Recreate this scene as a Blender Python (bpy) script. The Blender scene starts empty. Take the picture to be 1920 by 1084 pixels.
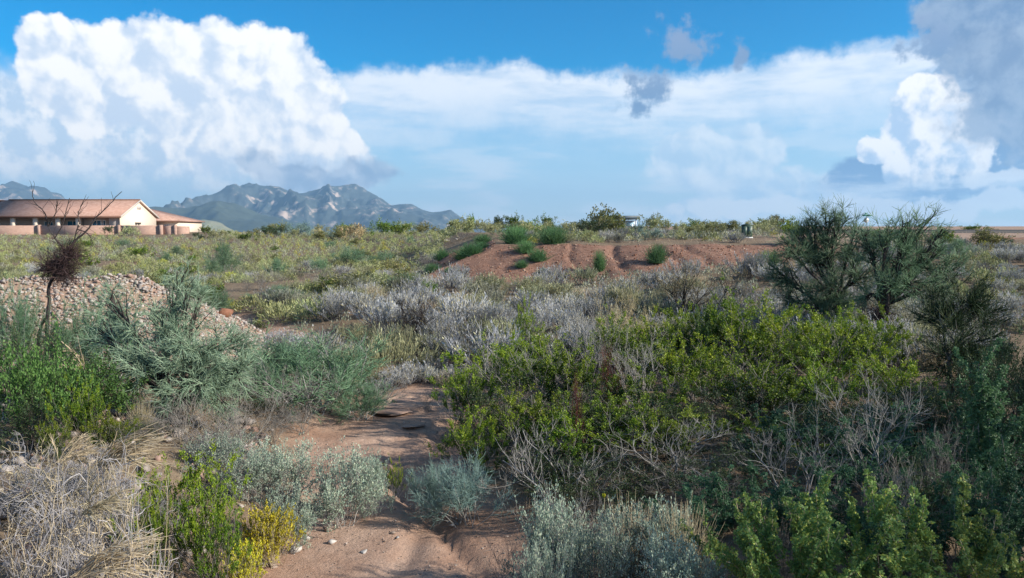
import bpy, bmesh, math
import numpy as np
from mathutils import Vector

S = bpy.context.scene
COL = S.collection
R = math.radians
EXPOSURE = 0.88
F, CX, CY, HZ, CAMZ = 1478.0, 960.0, 542.0, 435.0, 3.6
PITCH = math.atan((CY - HZ) / F)

# ------------------------------------------------------------------ camera
cam = bpy.data.cameras.new('camera')
cam.sensor_width = 36.0
cam.lens = 36.0 * F / 1920.0
cam.clip_start, cam.clip_end = 0.05, 60000.0
camo = bpy.data.objects.new('camera', cam)
COL.objects.link(camo)
camo.location = (0, 0, CAMZ)
camo.rotation_euler = (math.pi / 2 - PITCH, 0, 0)
S.camera = camo

# ------------------------------------------------------------------ render / exposure
S.view_settings.view_transform = 'Standard'
S.view_settings.look = 'None'
S.view_settings.exposure = EXPOSURE
S.view_settings.gamma = 1.0
S.view_settings.use_curve_mapping = False
S.cycles.use_denoising = True
try:
    S.cycles.denoiser = 'OPENIMAGEDENOISE'
    S.cycles.denoising_input_passes = 'RGB_ALBEDO_NORMAL'
except Exception:
    pass
S.cycles.max_bounces = 6
S.cycles.diffuse_bounces = 3
S.cycles.glossy_bounces = 2
S.cycles.transmission_bounces = 3
S.cycles.volume_bounces = 0
S.cycles.transparent_max_bounces = 6
S.cycles.sample_clamp_indirect = 6.0
S.cycles.use_adaptive_sampling = True
S.cycles.adaptive_threshold = 0.01

# ------------------------------------------------------------------ sun
SUN_AZ, SUN_EL = R(104), R(27)
sdir = Vector((math.sin(SUN_AZ) * math.cos(SUN_EL), math.cos(SUN_AZ) * math.cos(SUN_EL), math.sin(SUN_EL)))
sl = bpy.data.lights.new('sun', 'SUN')
sl.energy = 4.5
sl.angle = R(1.2)
sl.color = (1.0, 0.93, 0.82)
so = bpy.data.objects.new('sun', sl)
COL.objects.link(so)
so.rotation_euler = sdir.to_track_quat('Z', 'Y').to_euler()
so.location = (60, -30, 60)


# ------------------------------------------------------------------ node helper
class NT:
    def __init__(self, tree):
        self.t = tree
        self.n = tree.nodes
        self.l = tree.links
        self.n.clear()

    def node(self, typ, **kw):
        nd = self.n.new(typ)
        for k, v in kw.items():
            setattr(nd, k, v)
        return nd

    def put(self, sock, v):
        if isinstance(v, bpy.types.NodeSocket):
            self.l.new(v, sock)
        else:
            if sock.type == 'RGBA' and not isinstance(v, (int, float)) and len(v) == 3:
                v = (*v, 1.0)
            sock.default_value = v

    def m(self, op, a, b=None, c=None, clamp=False):
        nd = self.node('ShaderNodeMath', operation=op, use_clamp=clamp)
        self.put(nd.inputs[0], a)
        if b is not None:
            self.put(nd.inputs[1], b)
        if c is not None:
            self.put(nd.inputs[2], c)
        return nd.outputs[0]

    def v(self, op, a, b=None, c=None):
        nd = self.node('ShaderNodeVectorMath', operation=op)
        self.put(nd.inputs[0], a)
        if b is not None:
            self.put(nd.inputs[1], b)
        if c is not None:
            self.put(nd.inputs[2], c)
        return nd.outputs['Value'] if op in ('LENGTH', 'DOT_PRODUCT', 'DISTANCE') else nd.outputs[0]

    def comb(self, x, y, z=0.0):
        nd = self.node('ShaderNodeCombineXYZ')
        for i, q in enumerate((x, y, z)):
            self.put(nd.inputs[i], q)
        return nd.outputs[0]

    def sep(self, vec):
        nd = self.node('ShaderNodeSeparateXYZ')
        self.put(nd.inputs[0], vec)
        return nd.outputs

    def mix(self, f, a, b, blend='MIX'):
        nd = self.node('ShaderNodeMix', data_type='RGBA', blend_type=blend)
        self.put(nd.inputs[0], f)
        self.put(nd.inputs[6], a)
        self.put(nd.inputs[7], b)
        return nd.outputs[2]

    def ss(self, x, lo, hi, o0=0.0, o1=1.0, interp='SMOOTHSTEP'):
        nd = self.node('ShaderNodeMapRange', interpolation_type=interp, clamp=True)
        for i, q in enumerate((x, lo, hi, o0, o1)):
            self.put(nd.inputs[i], q)
        return nd.outputs[0]

    def noise(self, vec, scale, detail=4.0, rough=0.55, dist=0.0, lac=2.0, dim='3D'):
        nd = self.node('ShaderNodeTexNoise', noise_dimensions=dim)
        self.put(nd.inputs['Vector'], vec)
        for k, q in (('Scale', scale), ('Detail', detail), ('Roughness', rough), ('Lacunarity', lac), ('Distortion', dist)):
            self.put(nd.inputs[k], q)
        return nd.outputs[0]

    def voro(self, vec, scale, detail=3.0, rough=0.55, lac=2.1):
        nd = self.node('ShaderNodeTexVoronoi', voronoi_dimensions='2D', feature='SMOOTH_F1', normalize=True)
        self.put(nd.inputs['Vector'], vec)
        for k, q in (('Scale', scale), ('Detail', detail), ('Roughness', rough), ('Lacunarity', lac), ('Smoothness', 0.3)):
            self.put(nd.inputs[k], q)
        return nd.outputs['Distance']


def azel(px, py):
    """direction of a point of the sky as (azimuth, elevation) in degrees"""
    x, y, z = (px - CX) / F, 1.0, -(py - CY) / F
    c, s = math.cos(-PITCH), math.sin(-PITCH)
    y, z = y * c - z * s, y * s + z * c
    n = math.sqrt(x * x + y * y + z * z)
    return math.degrees(math.atan2(x, y)), math.degrees(math.asin(z / n))


# ------------------------------------------------------------------ world: sky and clouds (all in azimuth / elevation of the heavens)
W = bpy.data.worlds.new('World')
S.world = W
W.use_nodes = True
W.cycles.sampling_method = 'MANUAL'
W.cycles.sample_map_resolution = 256
SKY_STRENGTH = 0.11
K = 1.0 / SKY_STRENGTH


def lin(r, g, b):
    f = lambda c: (c / 255 / 12.92) if c / 255 <= 0.04045 else ((c / 255 + 0.055) / 1.055) ** 2.4
    return (f(r), f(g), f(b))


def skyc(r, g, b):
    e = 2.0 ** EXPOSURE
    return tuple(q * K / e * 1.17 for q in lin(r, g, b))


def build_world():
    T = NT(W.node_tree)
    out = T.node('ShaderNodeOutputWorld')
    bg = T.node('ShaderNodeBackground')
    T.l.new(bg.outputs[0], out.inputs[0])
    sky = T.node('ShaderNodeTexSky', sky_type='NISHITA')
    sky.sun_disc = False
    sky.sun_elevation = SUN_EL
    sky.sun_rotation = SUN_AZ
    sky.altitude = 1000
    sky.air_density = 1.0
    sky.dust_density = 0.6
    sky.ozone_density = 2.5
    tc = T.node('ShaderNodeTexCoord')
    d = tc.outputs['Generated']
    x, y, z = T.sep(d)
    az = T.m('MULTIPLY', T.m('ARCTAN2', x, y), 180 / math.pi)
    el = T.m('MULTIPLY', T.m('ARCSINE', z), 180 / math.pi)
    p = T.comb(az, el)
    # rich desert blue
    hs = T.node('ShaderNodeHueSaturation')
    T.put(hs.inputs['Hue'], 0.497)
    T.put(hs.inputs['Saturation'], 1.75)
    T.put(hs.inputs['Value'], 0.80)
    T.l.new(sky.outputs[0], hs.inputs['Color'])
    col = hs.outputs[0]

    n_big = T.noise(p, 0.22, 4, 0.6, dim='2D')
    n_two = T.noise(T.v('ADD', p, (71.3, 33.7, 0.0)), 0.22, 4, 0.6, dim='2D')
    wv = T.comb(T.m('SUBTRACT', n_big, 0.5), T.m('SUBTRACT', n_two, 0.5))
    pw = T.v('ADD', p, T.v('MULTIPLY', wv, (2.6, 2.6, 0.0)))
    n_mid = T.noise(p, 0.55, 5, 0.62, dim='2D')
    streak = T.noise(T.v('MULTIPLY', p, (0.3, 1.5, 1.0)), 0.35, 5, 0.6, dim='2D')
    streak = T.ss(streak, 0.3, 0.7, 0, 1, 'LINEAR')

    def billow(vec, scale, detail=3.0):
        return T.m('SUBTRACT', 1.0, T.voro(vec, scale, detail, 0.5))

    LD = 0.85
    light = (LD * 0.75, LD * 0.66, 0.0)
    B1 = billow(pw, 0.27, 3.0)
    B1o = billow(T.v('ADD', pw, light), 0.27, 2.4)
    lit = T.m('SUBTRACT', B1, B1o)                       # > 0 where the puff faces the light

    def field(blobs, src=p):
        f = None
        for (px, py, rx, ry) in blobs:
            a, e = azel(px, py)
            sx, sy = 1 / (rx * 0.0375), 1 / (ry * 0.0375)
            q = T.v('LENGTH', T.v('MULTIPLY_ADD', src, (sx, sy, 0.0), (-a * sx, -e * sy, 0.0)))
            f = q if f is None else T.m('MINIMUM', f, q)
        return T.m('SUBTRACT', 1.0, f)

    def band(px0, px1, soft):
        return T.m('MULTIPLY', T.ss(az, azel(px0, 200)[0] - soft, azel(px0, 200)[0] + soft), T.ss(az, azel(px1, 200)[0] - soft, azel(px1, 200)[0] + soft, 1, 0))

    # 1 pale air towards the horizon
    col = T.mix(T.ss(el, 2.0, 11.5, 0.72, 0.0), col, skyc(158, 197, 230))
    # thin streaks of high cloud in the pale zone
    st = T.m('MULTIPLY', T.ss(streak, 0.35, 0.95), T.ss(el, 7.8, 3.0, 0.25, 0.7))
    st = T.m('MULTIPLY', st, T.ss(el, 9.0, 7.0))
    col = T.mix(st, col, skyc(208, 224, 240))
    # 2 long veil with a crisp upper edge rising to the right
    fc = T.node('ShaderNodeFloatCurve')
    cu = fc.mapping.curves[0]
    pts = [(500, 150), (640, 122), (860, 108), (985, 104), (1040, 118), (1200, 122), (1330, 118), (1480, 88), (1640, 68), (1830, 30), (1920, 20)]
    xs = [((azel(a, b)[0] + 40) / 80, azel(a, b)[1] / 30) for a, b in pts]
    xs = [(0.0, xs[0][1])] + xs + [(1.0, xs[-1][1])]
    while len(cu.points) < len(xs):
        cu.points.new(0.5, 0.5)
    for q, (a, b) in zip(cu.points, xs):
        q.location = (a, b)
    fc.mapping.update()
    T.put(fc.inputs['Value'], T.m('MULTIPLY_ADD', az, 1 / 80, 0.5))
    edge = T.m('MULTIPLY', fc.outputs[0], 30.0)
    below = T.m('SUBTRACT', edge, el)
    below = T.m('ADD', below, T.m('MULTIPLY_ADD', n_mid, 2.0, -1.0))
    up = T.ss(below, 0.05, 1.3)
    fall = T.ss(below, 2.0, 7.0, 1.0, 0.2)
    vm = T.m('MULTIPLY', T.m('MULTIPLY', up, fall), T.ss(streak, 0.0, 0.75, 0.62, 1.0))
    vm = T.m('MULTIPLY', vm, T.ss(az, -14.5, -11.0))
    col = T.mix(T.m('MULTIPLY', vm, 0.93), col, skyc(233, 240, 249))
    # 3 pale far cumulus, centre right
    f3 = T.m('ADD', field([(1330, 300, 120, 62), (1425, 268, 62, 52), (1390, 370, 110, 80), (1480, 360, 90, 50), (1290, 400, 70, 34)], pw), T.m('MULTIPLY_ADD', B1, 0.9, -0.62))
    m3 = T.m('MULTIPLY', T.ss(f3, 0.0, 0.32), 0.8)
    c3 = T.mix(T.ss(T.m('ADD', lit, T.m('MULTIPLY_ADD', n_mid, 0.3, -0.1)), -0.12, 0.25), skyc(178, 206, 232), skyc(226, 236, 246))
    col = T.mix(m3, col, c3)
    # 4 hazy white mass far left, then the tall cumulus
    f4 = T.m('ADD', field([(60, 250, 330, 150), (330, 300, 330, 110), (560, 330, 170, 70)]), T.m('MULTIPLY_ADD', n_big, 0.9, -0.5))
    m4 = T.m('MULTIPLY', T.ss(f4, 0.0, 0.5), T.ss(el, 1.5, 4.5, 0.15, 0.92))
    c4 = T.mix(T.ss(T.m('ADD', n_mid, T.m('MULTIPLY', lit, 0.5)), 0.38, 0.66), skyc(196, 215, 236), skyc(240, 244, 250))
    col = T.mix(m4, col, c4)
    tall = [(95, 110, 62, 82), (185, 150, 120, 100), (290, 125, 130, 95), (395, 120, 95, 85), (500, 145, 110, 105),
            (560, 215, 95, 105), (520, 270, 130, 75), (625, 285, 78, 52), (400, 220, 140, 110)]
    f5 = T.m('ADD', field(tall, T.v('ADD', p, T.v('MULTIPLY', wv, (1.3, 1.3, 0.0)))), T.m('ADD', T.m('MULTIPLY_ADD', B1, 0.62, -0.46), T.m('MULTIPLY_ADD', n_mid, 0.35, -0.17)))
    m5 = T.m('MULTIPLY', T.ss(f5, 0.0, 0.16), T.ss(T.m('ADD', el, T.m('MULTIPLY', n_mid, 3.0)), 4.5, 7.2))
    # shade: puffs away from the light, and the hollow of the middle
    hollow = field([(330, 210, 200, 85), (180, 200, 130, 70), (420, 290, 90, 70)], pw)
    sh = T.m('ADD', T.m('MULTIPLY', lit, 1.9), T.m('MULTIPLY_ADD', n_mid, 0.7, 0.12))
    sh = T.m('SUBTRACT', sh, T.ss(hollow, 0.0, 0.9, 0.0, 0.18))
    c5 = T.mix(T.ss(sh, 0.10, 0.66), skyc(200, 217, 238), skyc(254, 254, 254))
    col = T.mix(m5, col, c5)
    # 5 grey scud under the tall cloud
    f6 = T.m('ADD', field([(480, 300, 62, 32), (560, 318, 120, 30), (670, 322, 110, 34), (610, 340, 160, 26)], pw), T.m('MULTIPLY_ADD', n_mid, 1.1, -0.62))
    m6 = T.m('MULTIPLY', T.ss(f6, 0.0, 0.5), 0.85)
    col = T.mix(m6, col, T.mix(T.ss(lit, -0.15, 0.2), skyc(140, 166, 198), skyc(196, 210, 228)))
    # 6 blue-grey layers low on the right, then the bright towers in them
    f7 = T.m('ADD', field([(1700, 345, 190, 60), (1860, 300, 120, 90), (1640, 330, 110, 50), (1780, 215, 110, 90)], pw), T.m('MULTIPLY_ADD', n_mid, 0.9, -0.5))
    m7 = T.m('MULTIPLY', T.ss(f7, 0.0, 0.35), 0.92)
    col = T.mix(m7, col, T.mix(T.ss(T.m('ADD', streak, T.m('MULTIPLY', lit, 0.8)), 0.45, 1.05), skyc(104, 145, 192), skyc(196, 213, 233)))
    f8 = T.m('ADD', field([(1735, 200, 62, 60), (1790, 225, 70, 52), (1770, 280, 90, 62), (1720, 320, 70, 40), (1636, 282, 34, 30), (1690, 245, 40, 40)], T.v('ADD', p, T.v('MULTIPLY', wv, (1.2, 1.2, 0.0)))), T.m('ADD', T.m('MULTIPLY_ADD', B1, 0.7, -0.52), T.m('MULTIPLY_ADD', n_mid, 1.0, -0.5)))
    m8 = T.m('MULTIPLY', T.ss(f8, 0.0, 0.2), T.ss(T.m('ADD', el, T.m('MULTIPLY', n_mid, 2.0)), 3.2, 5.2))
    c8 = T.mix(T.ss(T.m('ADD', T.m('MULTIPLY', lit, 1.6), T.m('MULTIPLY_ADD', n_mid, 0.8, -0.2)), -0.05, 0.4), skyc(176, 202, 232), skyc(251, 251, 252))
    col = T.mix(m8, col, c8)
    f9 = T.m('ADD', field([(1850, 385, 170, 26), (1640, 385, 200, 22), (1400, 392, 190, 24), (1880, 340, 80, 16)], pw), T.m('MULTIPLY_ADD', n_mid, 1.2, -0.66))
    col = T.mix(T.m('MULTIPLY', T.ss(f9, 0.0, 0.4), 0.85), col, skyc(226, 234, 244))
    # 7 near dark clouds
    fa = T.m('ADD', field([(1880, 75, 125, 120), (1810, 30, 90, 70), (1990, 150, 180, 150)], T.v('ADD', p, T.v('MULTIPLY', wv, (2.0, 2.0, 0.0)))), T.m('MULTIPLY_ADD', n_mid, 0.9, -0.45))
    col = T.mix(T.m('MULTIPLY', T.ss(fa, 0.0, 0.36), 0.95), col, T.mix(T.ss(n_mid, 0.3, 0.72), skyc(112, 142, 180), skyc(150, 172, 200)))
    fb = T.m('ADD', field([(1220, 165, 62, 50), (1285, 80, 58, 50), (1385, 100, 30, 22), (1745, 85, 70, 45), (1200, 195, 40, 22)], T.v('ADD', p, T.v('MULTIPLY', wv, (2.4, 2.4, 0.0)))), T.m('MULTIPLY_ADD', n_mid, 2.6, -1.38))
    col = T.mix(T.m('MULTIPLY', T.ss(fb, 0.0, 0.75), 0.92), col, T.mix(T.ss(el, 9.0, 14.5), skyc(104, 142, 184), skyc(140, 162, 196)))
    # the rest of the heavens: scattered fair-weather cloud like that in view
    pg = T.v('MULTIPLY', d, (5.0, 5.0, 9.0))
    ng = T.noise(pg, 1.0, 4, 0.58)
    mg = T.m('MULTIPLY', T.ss(ng, 0.5, 0.66), T.m('MAXIMUM', T.ss(el, 17.5, 24.0), T.ss(T.m('ABSOLUTE', az), 35.0, 46.0)))
    mg = T.m('MULTIPLY', mg, T.ss(z, -0.02, 0.03))
    col = T.mix(mg, col, T.mix(T.ss(ng, 0.58, 0.78), skyc(236, 240, 248), skyc(165, 185, 210)))
    # below the horizon: ground-coloured
    col = T.mix(T.ss(z, -0.03, -0.005, 1.0, 0.0), col, skyc(150, 140, 128))
    T.l.new(col, bg.inputs['Color'])
    bg.inputs['Strength'].default_value = SKY_STRENGTH


build_world()


# ================================================================== helpers
def smooth(a, b, x):
    t = np.clip((x - a) / (b - a), 0, 1)
    return t * t * (3 - 2 * t)


def vnoise(x, y, seed=0):
    xi, yi = np.floor(x).astype(np.int64), np.floor(y).astype(np.int64)
    fx, fy = x - xi, y - yi
    fx, fy = fx * fx * (3 - 2 * fx), fy * fy * (3 - 2 * fy)

    def hsh(a, b):
        h = (a * 374761393 + b * 668265263 + seed * 2147483647) & 0xFFFFFFFF
        h = ((h ^ (h >> 13)) * 1274126177) & 0xFFFFFFFF
        return ((h ^ (h >> 16)) & 0xFFFF) / 65535.0
    a, b, c, d = hsh(xi, yi), hsh(xi + 1, yi), hsh(xi, yi + 1), hsh(xi + 1, yi + 1)
    return (a + (b - a) * fx) * (1 - fy) + (c + (d - c) * fx) * fy


def fbm(x, y, oct=4, seed=0, gain=0.5):
    s, a, t = 0.0, 1.0, 0.0
    for k in range(oct):
        s = s + a * vnoise(x, y, seed + k * 17)
        t += a
        x, y, a = x * 2.03 + 11.7, y * 2.03 + 5.3, a * gain
    return s / t


def ridged(x, y, oct=5, seed=0):
    s, a, t = 0.0, 1.0, 0.0
    for k in range(oct):
        s = s + a * (1 - np.abs(2 * vnoise(x, y, seed + k * 31) - 1))
        t += a
        x, y, a = x * 2.1 + 3.1, y * 2.1 + 7.9, a * 0.5
    return s / t


def tag(o, label=None, cat=None, group=None, kind=None):
    if label:
        o['label'] = label
    if cat:
        o['category'] = cat
    if group:
        o['group'] = group
    if kind:
        o['kind'] = kind
    return o


def link(o, parent=None):
    COL.objects.link(o)
    if parent is not None:
        o.parent = parent
    return o


def empty(name, loc, rz=0.0):
    o = bpy.data.objects.new(name, None)
    o.location = loc
    o.rotation_euler = (0, 0, rz)
    o.empty_display_size = 0.2
    return link(o)


class MB:
    """collects vertices and faces (numpy) and makes one mesh of them"""

    def __init__(self):
        self.v, self.f, self.mi, self.n = [], [], [], 0

    def add(self, V, Fc, mi=0):
        V = np.asarray(V, float).reshape(-1, 3)
        Fc = np.asarray(Fc, np.int64)
        self.v.append(V)
        self.f.append(Fc + self.n)
        self.mi.append(np.full(len(Fc), mi, np.int32))
        self.n += len(V)
        return self

    def box(self, x0, x1, y0, y1, z0, z1, mi=0):
        V = [(x, y, z) for z in (z0, z1) for y in (y0, y1) for x in (x0, x1)]
        return self.add(V, [(0, 2, 3, 1), (4, 5, 7, 6), (0, 1, 5, 4), (2, 6, 7, 3), (0, 4, 6, 2), (1, 3, 7, 5)], mi)

    def prism(self, poly, axis, a, b, mi=0):
        """polygon (u, v) extruded along 'x' (u=y, v=z), 'y' (u=x, v=z) or 'z' (u=x, v=y)"""
        mk = {'x': lambda u, v, w: (w, u, v), 'y': lambda u, v, w: (u, w, v), 'z': lambda u, v, w: (u, v, w)}[axis]
        n = len(poly)
        V = [mk(u, v, a) for u, v in poly] + [mk(u, v, b) for u, v in poly]
        base = self.n
        self.add(V, [(i, (i + 1) % n, (i + 1) % n + n, i + n) for i in range(n)], mi)
        for off, rev in ((0, True), (n, False)):
            idx = list(range(off, off + n))
            if rev:
                idx = idx[::-1]
            tri = [(idx[0], idx[i], idx[i + 1]) for i in range(1, n - 1)]
            self.f.append(np.asarray(tri, np.int64) + base)
            self.mi.append(np.full(len(tri), mi, np.int32))
        return self

    def mesh(self, name, mats, smooth_=False):
        me = bpy.data.meshes.new(name)
        V = np.concatenate(self.v) if self.v else np.zeros((0, 3))
        loops, starts, tot, mi = [], [], [], []
        c = 0
        for Fc, m in zip(self.f, self.mi):
            k = Fc.shape[1]
            loops.append(Fc.ravel())
            starts.append(np.arange(len(Fc)) * k + c)
            tot.append(np.full(len(Fc), k))
            mi.append(m)
            c += Fc.size
        L, St, Tt, M = (np.concatenate(q).astype(np.int32) for q in (loops, starts, tot, mi))
        me.vertices.add(len(V))
        me.vertices.foreach_set('co', V.astype(np.float32).ravel())
        me.loops.add(len(L))
        me.loops.foreach_set('vertex_index', L)
        me.polygons.add(len(St))
        me.polygons.foreach_set('loop_start', St)
        for m in (mats if isinstance(mats, (list, tuple)) else [mats]):
            me.materials.append(m)
        me.polygons.foreach_set('material_index', M)
        if smooth_:
            me.polygons.foreach_set('use_smooth', np.ones(len(St), bool))
        me.update(calc_edges=True)
        return me

    def build(self, name, mats, parent=None, smooth_=False, loc=None):
        o = bpy.data.objects.new(name, self.mesh(name, mats, smooth_))
        if loc is not None:
            o.location = loc
        return link(o, parent)


def obj(name, me, parent=None, loc=(0, 0, 0)):
    o = bpy.data.objects.new(name, me)
    o.location = loc
    return link(o, parent)


# ------------------------------------------------------------------ materials
MATS = {}


def principled(name, colfn, rough=0.8, spec=0.25, bump=None, trans=0.0):
    """colfn(T) -> colour socket or tuple; bump(T) -> (height socket, strength, distance)"""
    m = bpy.data.materials.new(name)
    m.use_nodes = True
    T = NT(m.node_tree)
    out = T.node('ShaderNodeOutputMaterial')
    b = T.node('ShaderNodeBsdfPrincipled')
    c = colfn(T) if callable(colfn) else colfn
    T.put(b.inputs['Base Color'], c)
    T.put(b.inputs['Roughness'], rough(T) if callable(rough) else rough)
    T.put(b.inputs['Specular IOR Level'], spec)
    if bump:
        h, st, di = bump(T)
        bn = T.node('ShaderNodeBump')
        T.put(bn.inputs['Height'], h)
        bn.inputs['Strength'].default_value = st
        bn.inputs['Distance'].default_value = di
        T.l.new(bn.outputs[0], b.inputs['Normal'])
    if trans > 0:
        tr = T.node('ShaderNodeBsdfTranslucent')
        T.put(tr.inputs['Color'], c)
        mx = T.node('ShaderNodeMixShader')
        mx.inputs[0].default_value = trans
        T.l.new(b.outputs[0], mx.inputs[1])
        T.l.new(tr.outputs[0], mx.inputs[2])
        T.l.new(mx.outputs[0], out.inputs[0])
    else:
        T.l.new(b.outputs[0], out.inputs[0])
    MATS[name] = m
    return m


def leafmat(name, a, b, c=None, trans=0.28, rough=0.55, spec=0.3, objvar=0.25, alt=None):
    """foliage whose pieces vary between colours a, b (and a few c), plants varying a little too"""
    def cf(T):
        g = T.node('ShaderNodeNewGeometry')
        o = T.node('ShaderNodeObjectInfo')
        r = g.outputs['Random Per Island']
        col = T.mix(r, a, b)
        if c is not None:
            col = T.mix(T.ss(T.m('FRACT', T.m('MULTIPLY', r, 7.31)), 0.8, 0.84), col, c)
        if alt is not None:
            col = T.mix(T.ss(T.m('FRACT', T.m('MULTIPLY', o.outputs['Random'], 29.3)), 0.5, 0.9), col, T.mix(r, alt, tuple(q * 1.5 for q in alt)))
        v = T.m('MULTIPLY_ADD', o.outputs['Random'], 2 * objvar, 1 - objvar)
        hs = T.node('ShaderNodeHueSaturation')
        T.put(hs.inputs['Hue'], T.m('MULTIPLY_ADD', T.m('FRACT', T.m('MULTIPLY', o.outputs['Random'], 13.7)), 0.03, 0.485))
        T.put(hs.inputs['Value'], v)
        T.put(hs.inputs['Color'], col)
        return hs.outputs[0]
    return principled(name, cf, rough, spec, None, trans)


def pos(T):
    return T.node('ShaderNodeNewGeometry').outputs['Position']


def dist_h(px, py, z):
    """metres ahead at which the line through a picture point reaches height z"""
    return (CAMZ - z) / max((py - HZ) / F, 1e-6)


def X(px, d):
    return (px - CX) / F * d


def Z(py, d):
    return CAMZ - (py - HZ) / F * d


# ================================================================== terrain
WY = np.array([-40, 4, 6, 8, 10, 12, 14, 16, 18, 20, 22, 24, 28, 34, 42, 60, 100, 400.])
WX = np.array([-1.0, -1.2, -1.2, -1.25, -1.5, -2.1, -2.2, -1.95, -1.9, -2.6, -4.2, -6.3, -10.2, -14, -19, -27, -40, -60.])
BY = np.array([-60, -4, 0, 1.5, 4, 5.5, 8, 12, 20, 28, 40, 50, 70, 85, 100, 112, 118, 140, 155, 180, 260, 500, 40000.])
BZ = np.array([2.1, 2.1, 2.0, 1.8, .62, .25, .06, .06, .10, .36, .5, .62, 1.05, 1.5, 2.15, 2.85, 3.05, 3.25, 3.3, 2.2, -6, -12, -12.])


def seg_dist(x, y, a, b):
    ax, ay, bx, by = *a, *b
    t = np.clip(((x - ax) * (bx - ax) + (y - ay) * (by - ay)) / ((bx - ax) ** 2 + (by - ay) ** 2), 0, 1)
    return np.hypot(x - ax - t * (bx - ax), y - ay - t * (by - ay)), t


MOUND = [((-24, 16.6, 2.6), (-14, 18.2, 2.62)), ((-14, 18.2, 2.62), (-9.6, 20.2, 2.5)), ((-9.6, 20.2, 2.5), (-8.4, 23.4, 1.2))]


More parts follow.
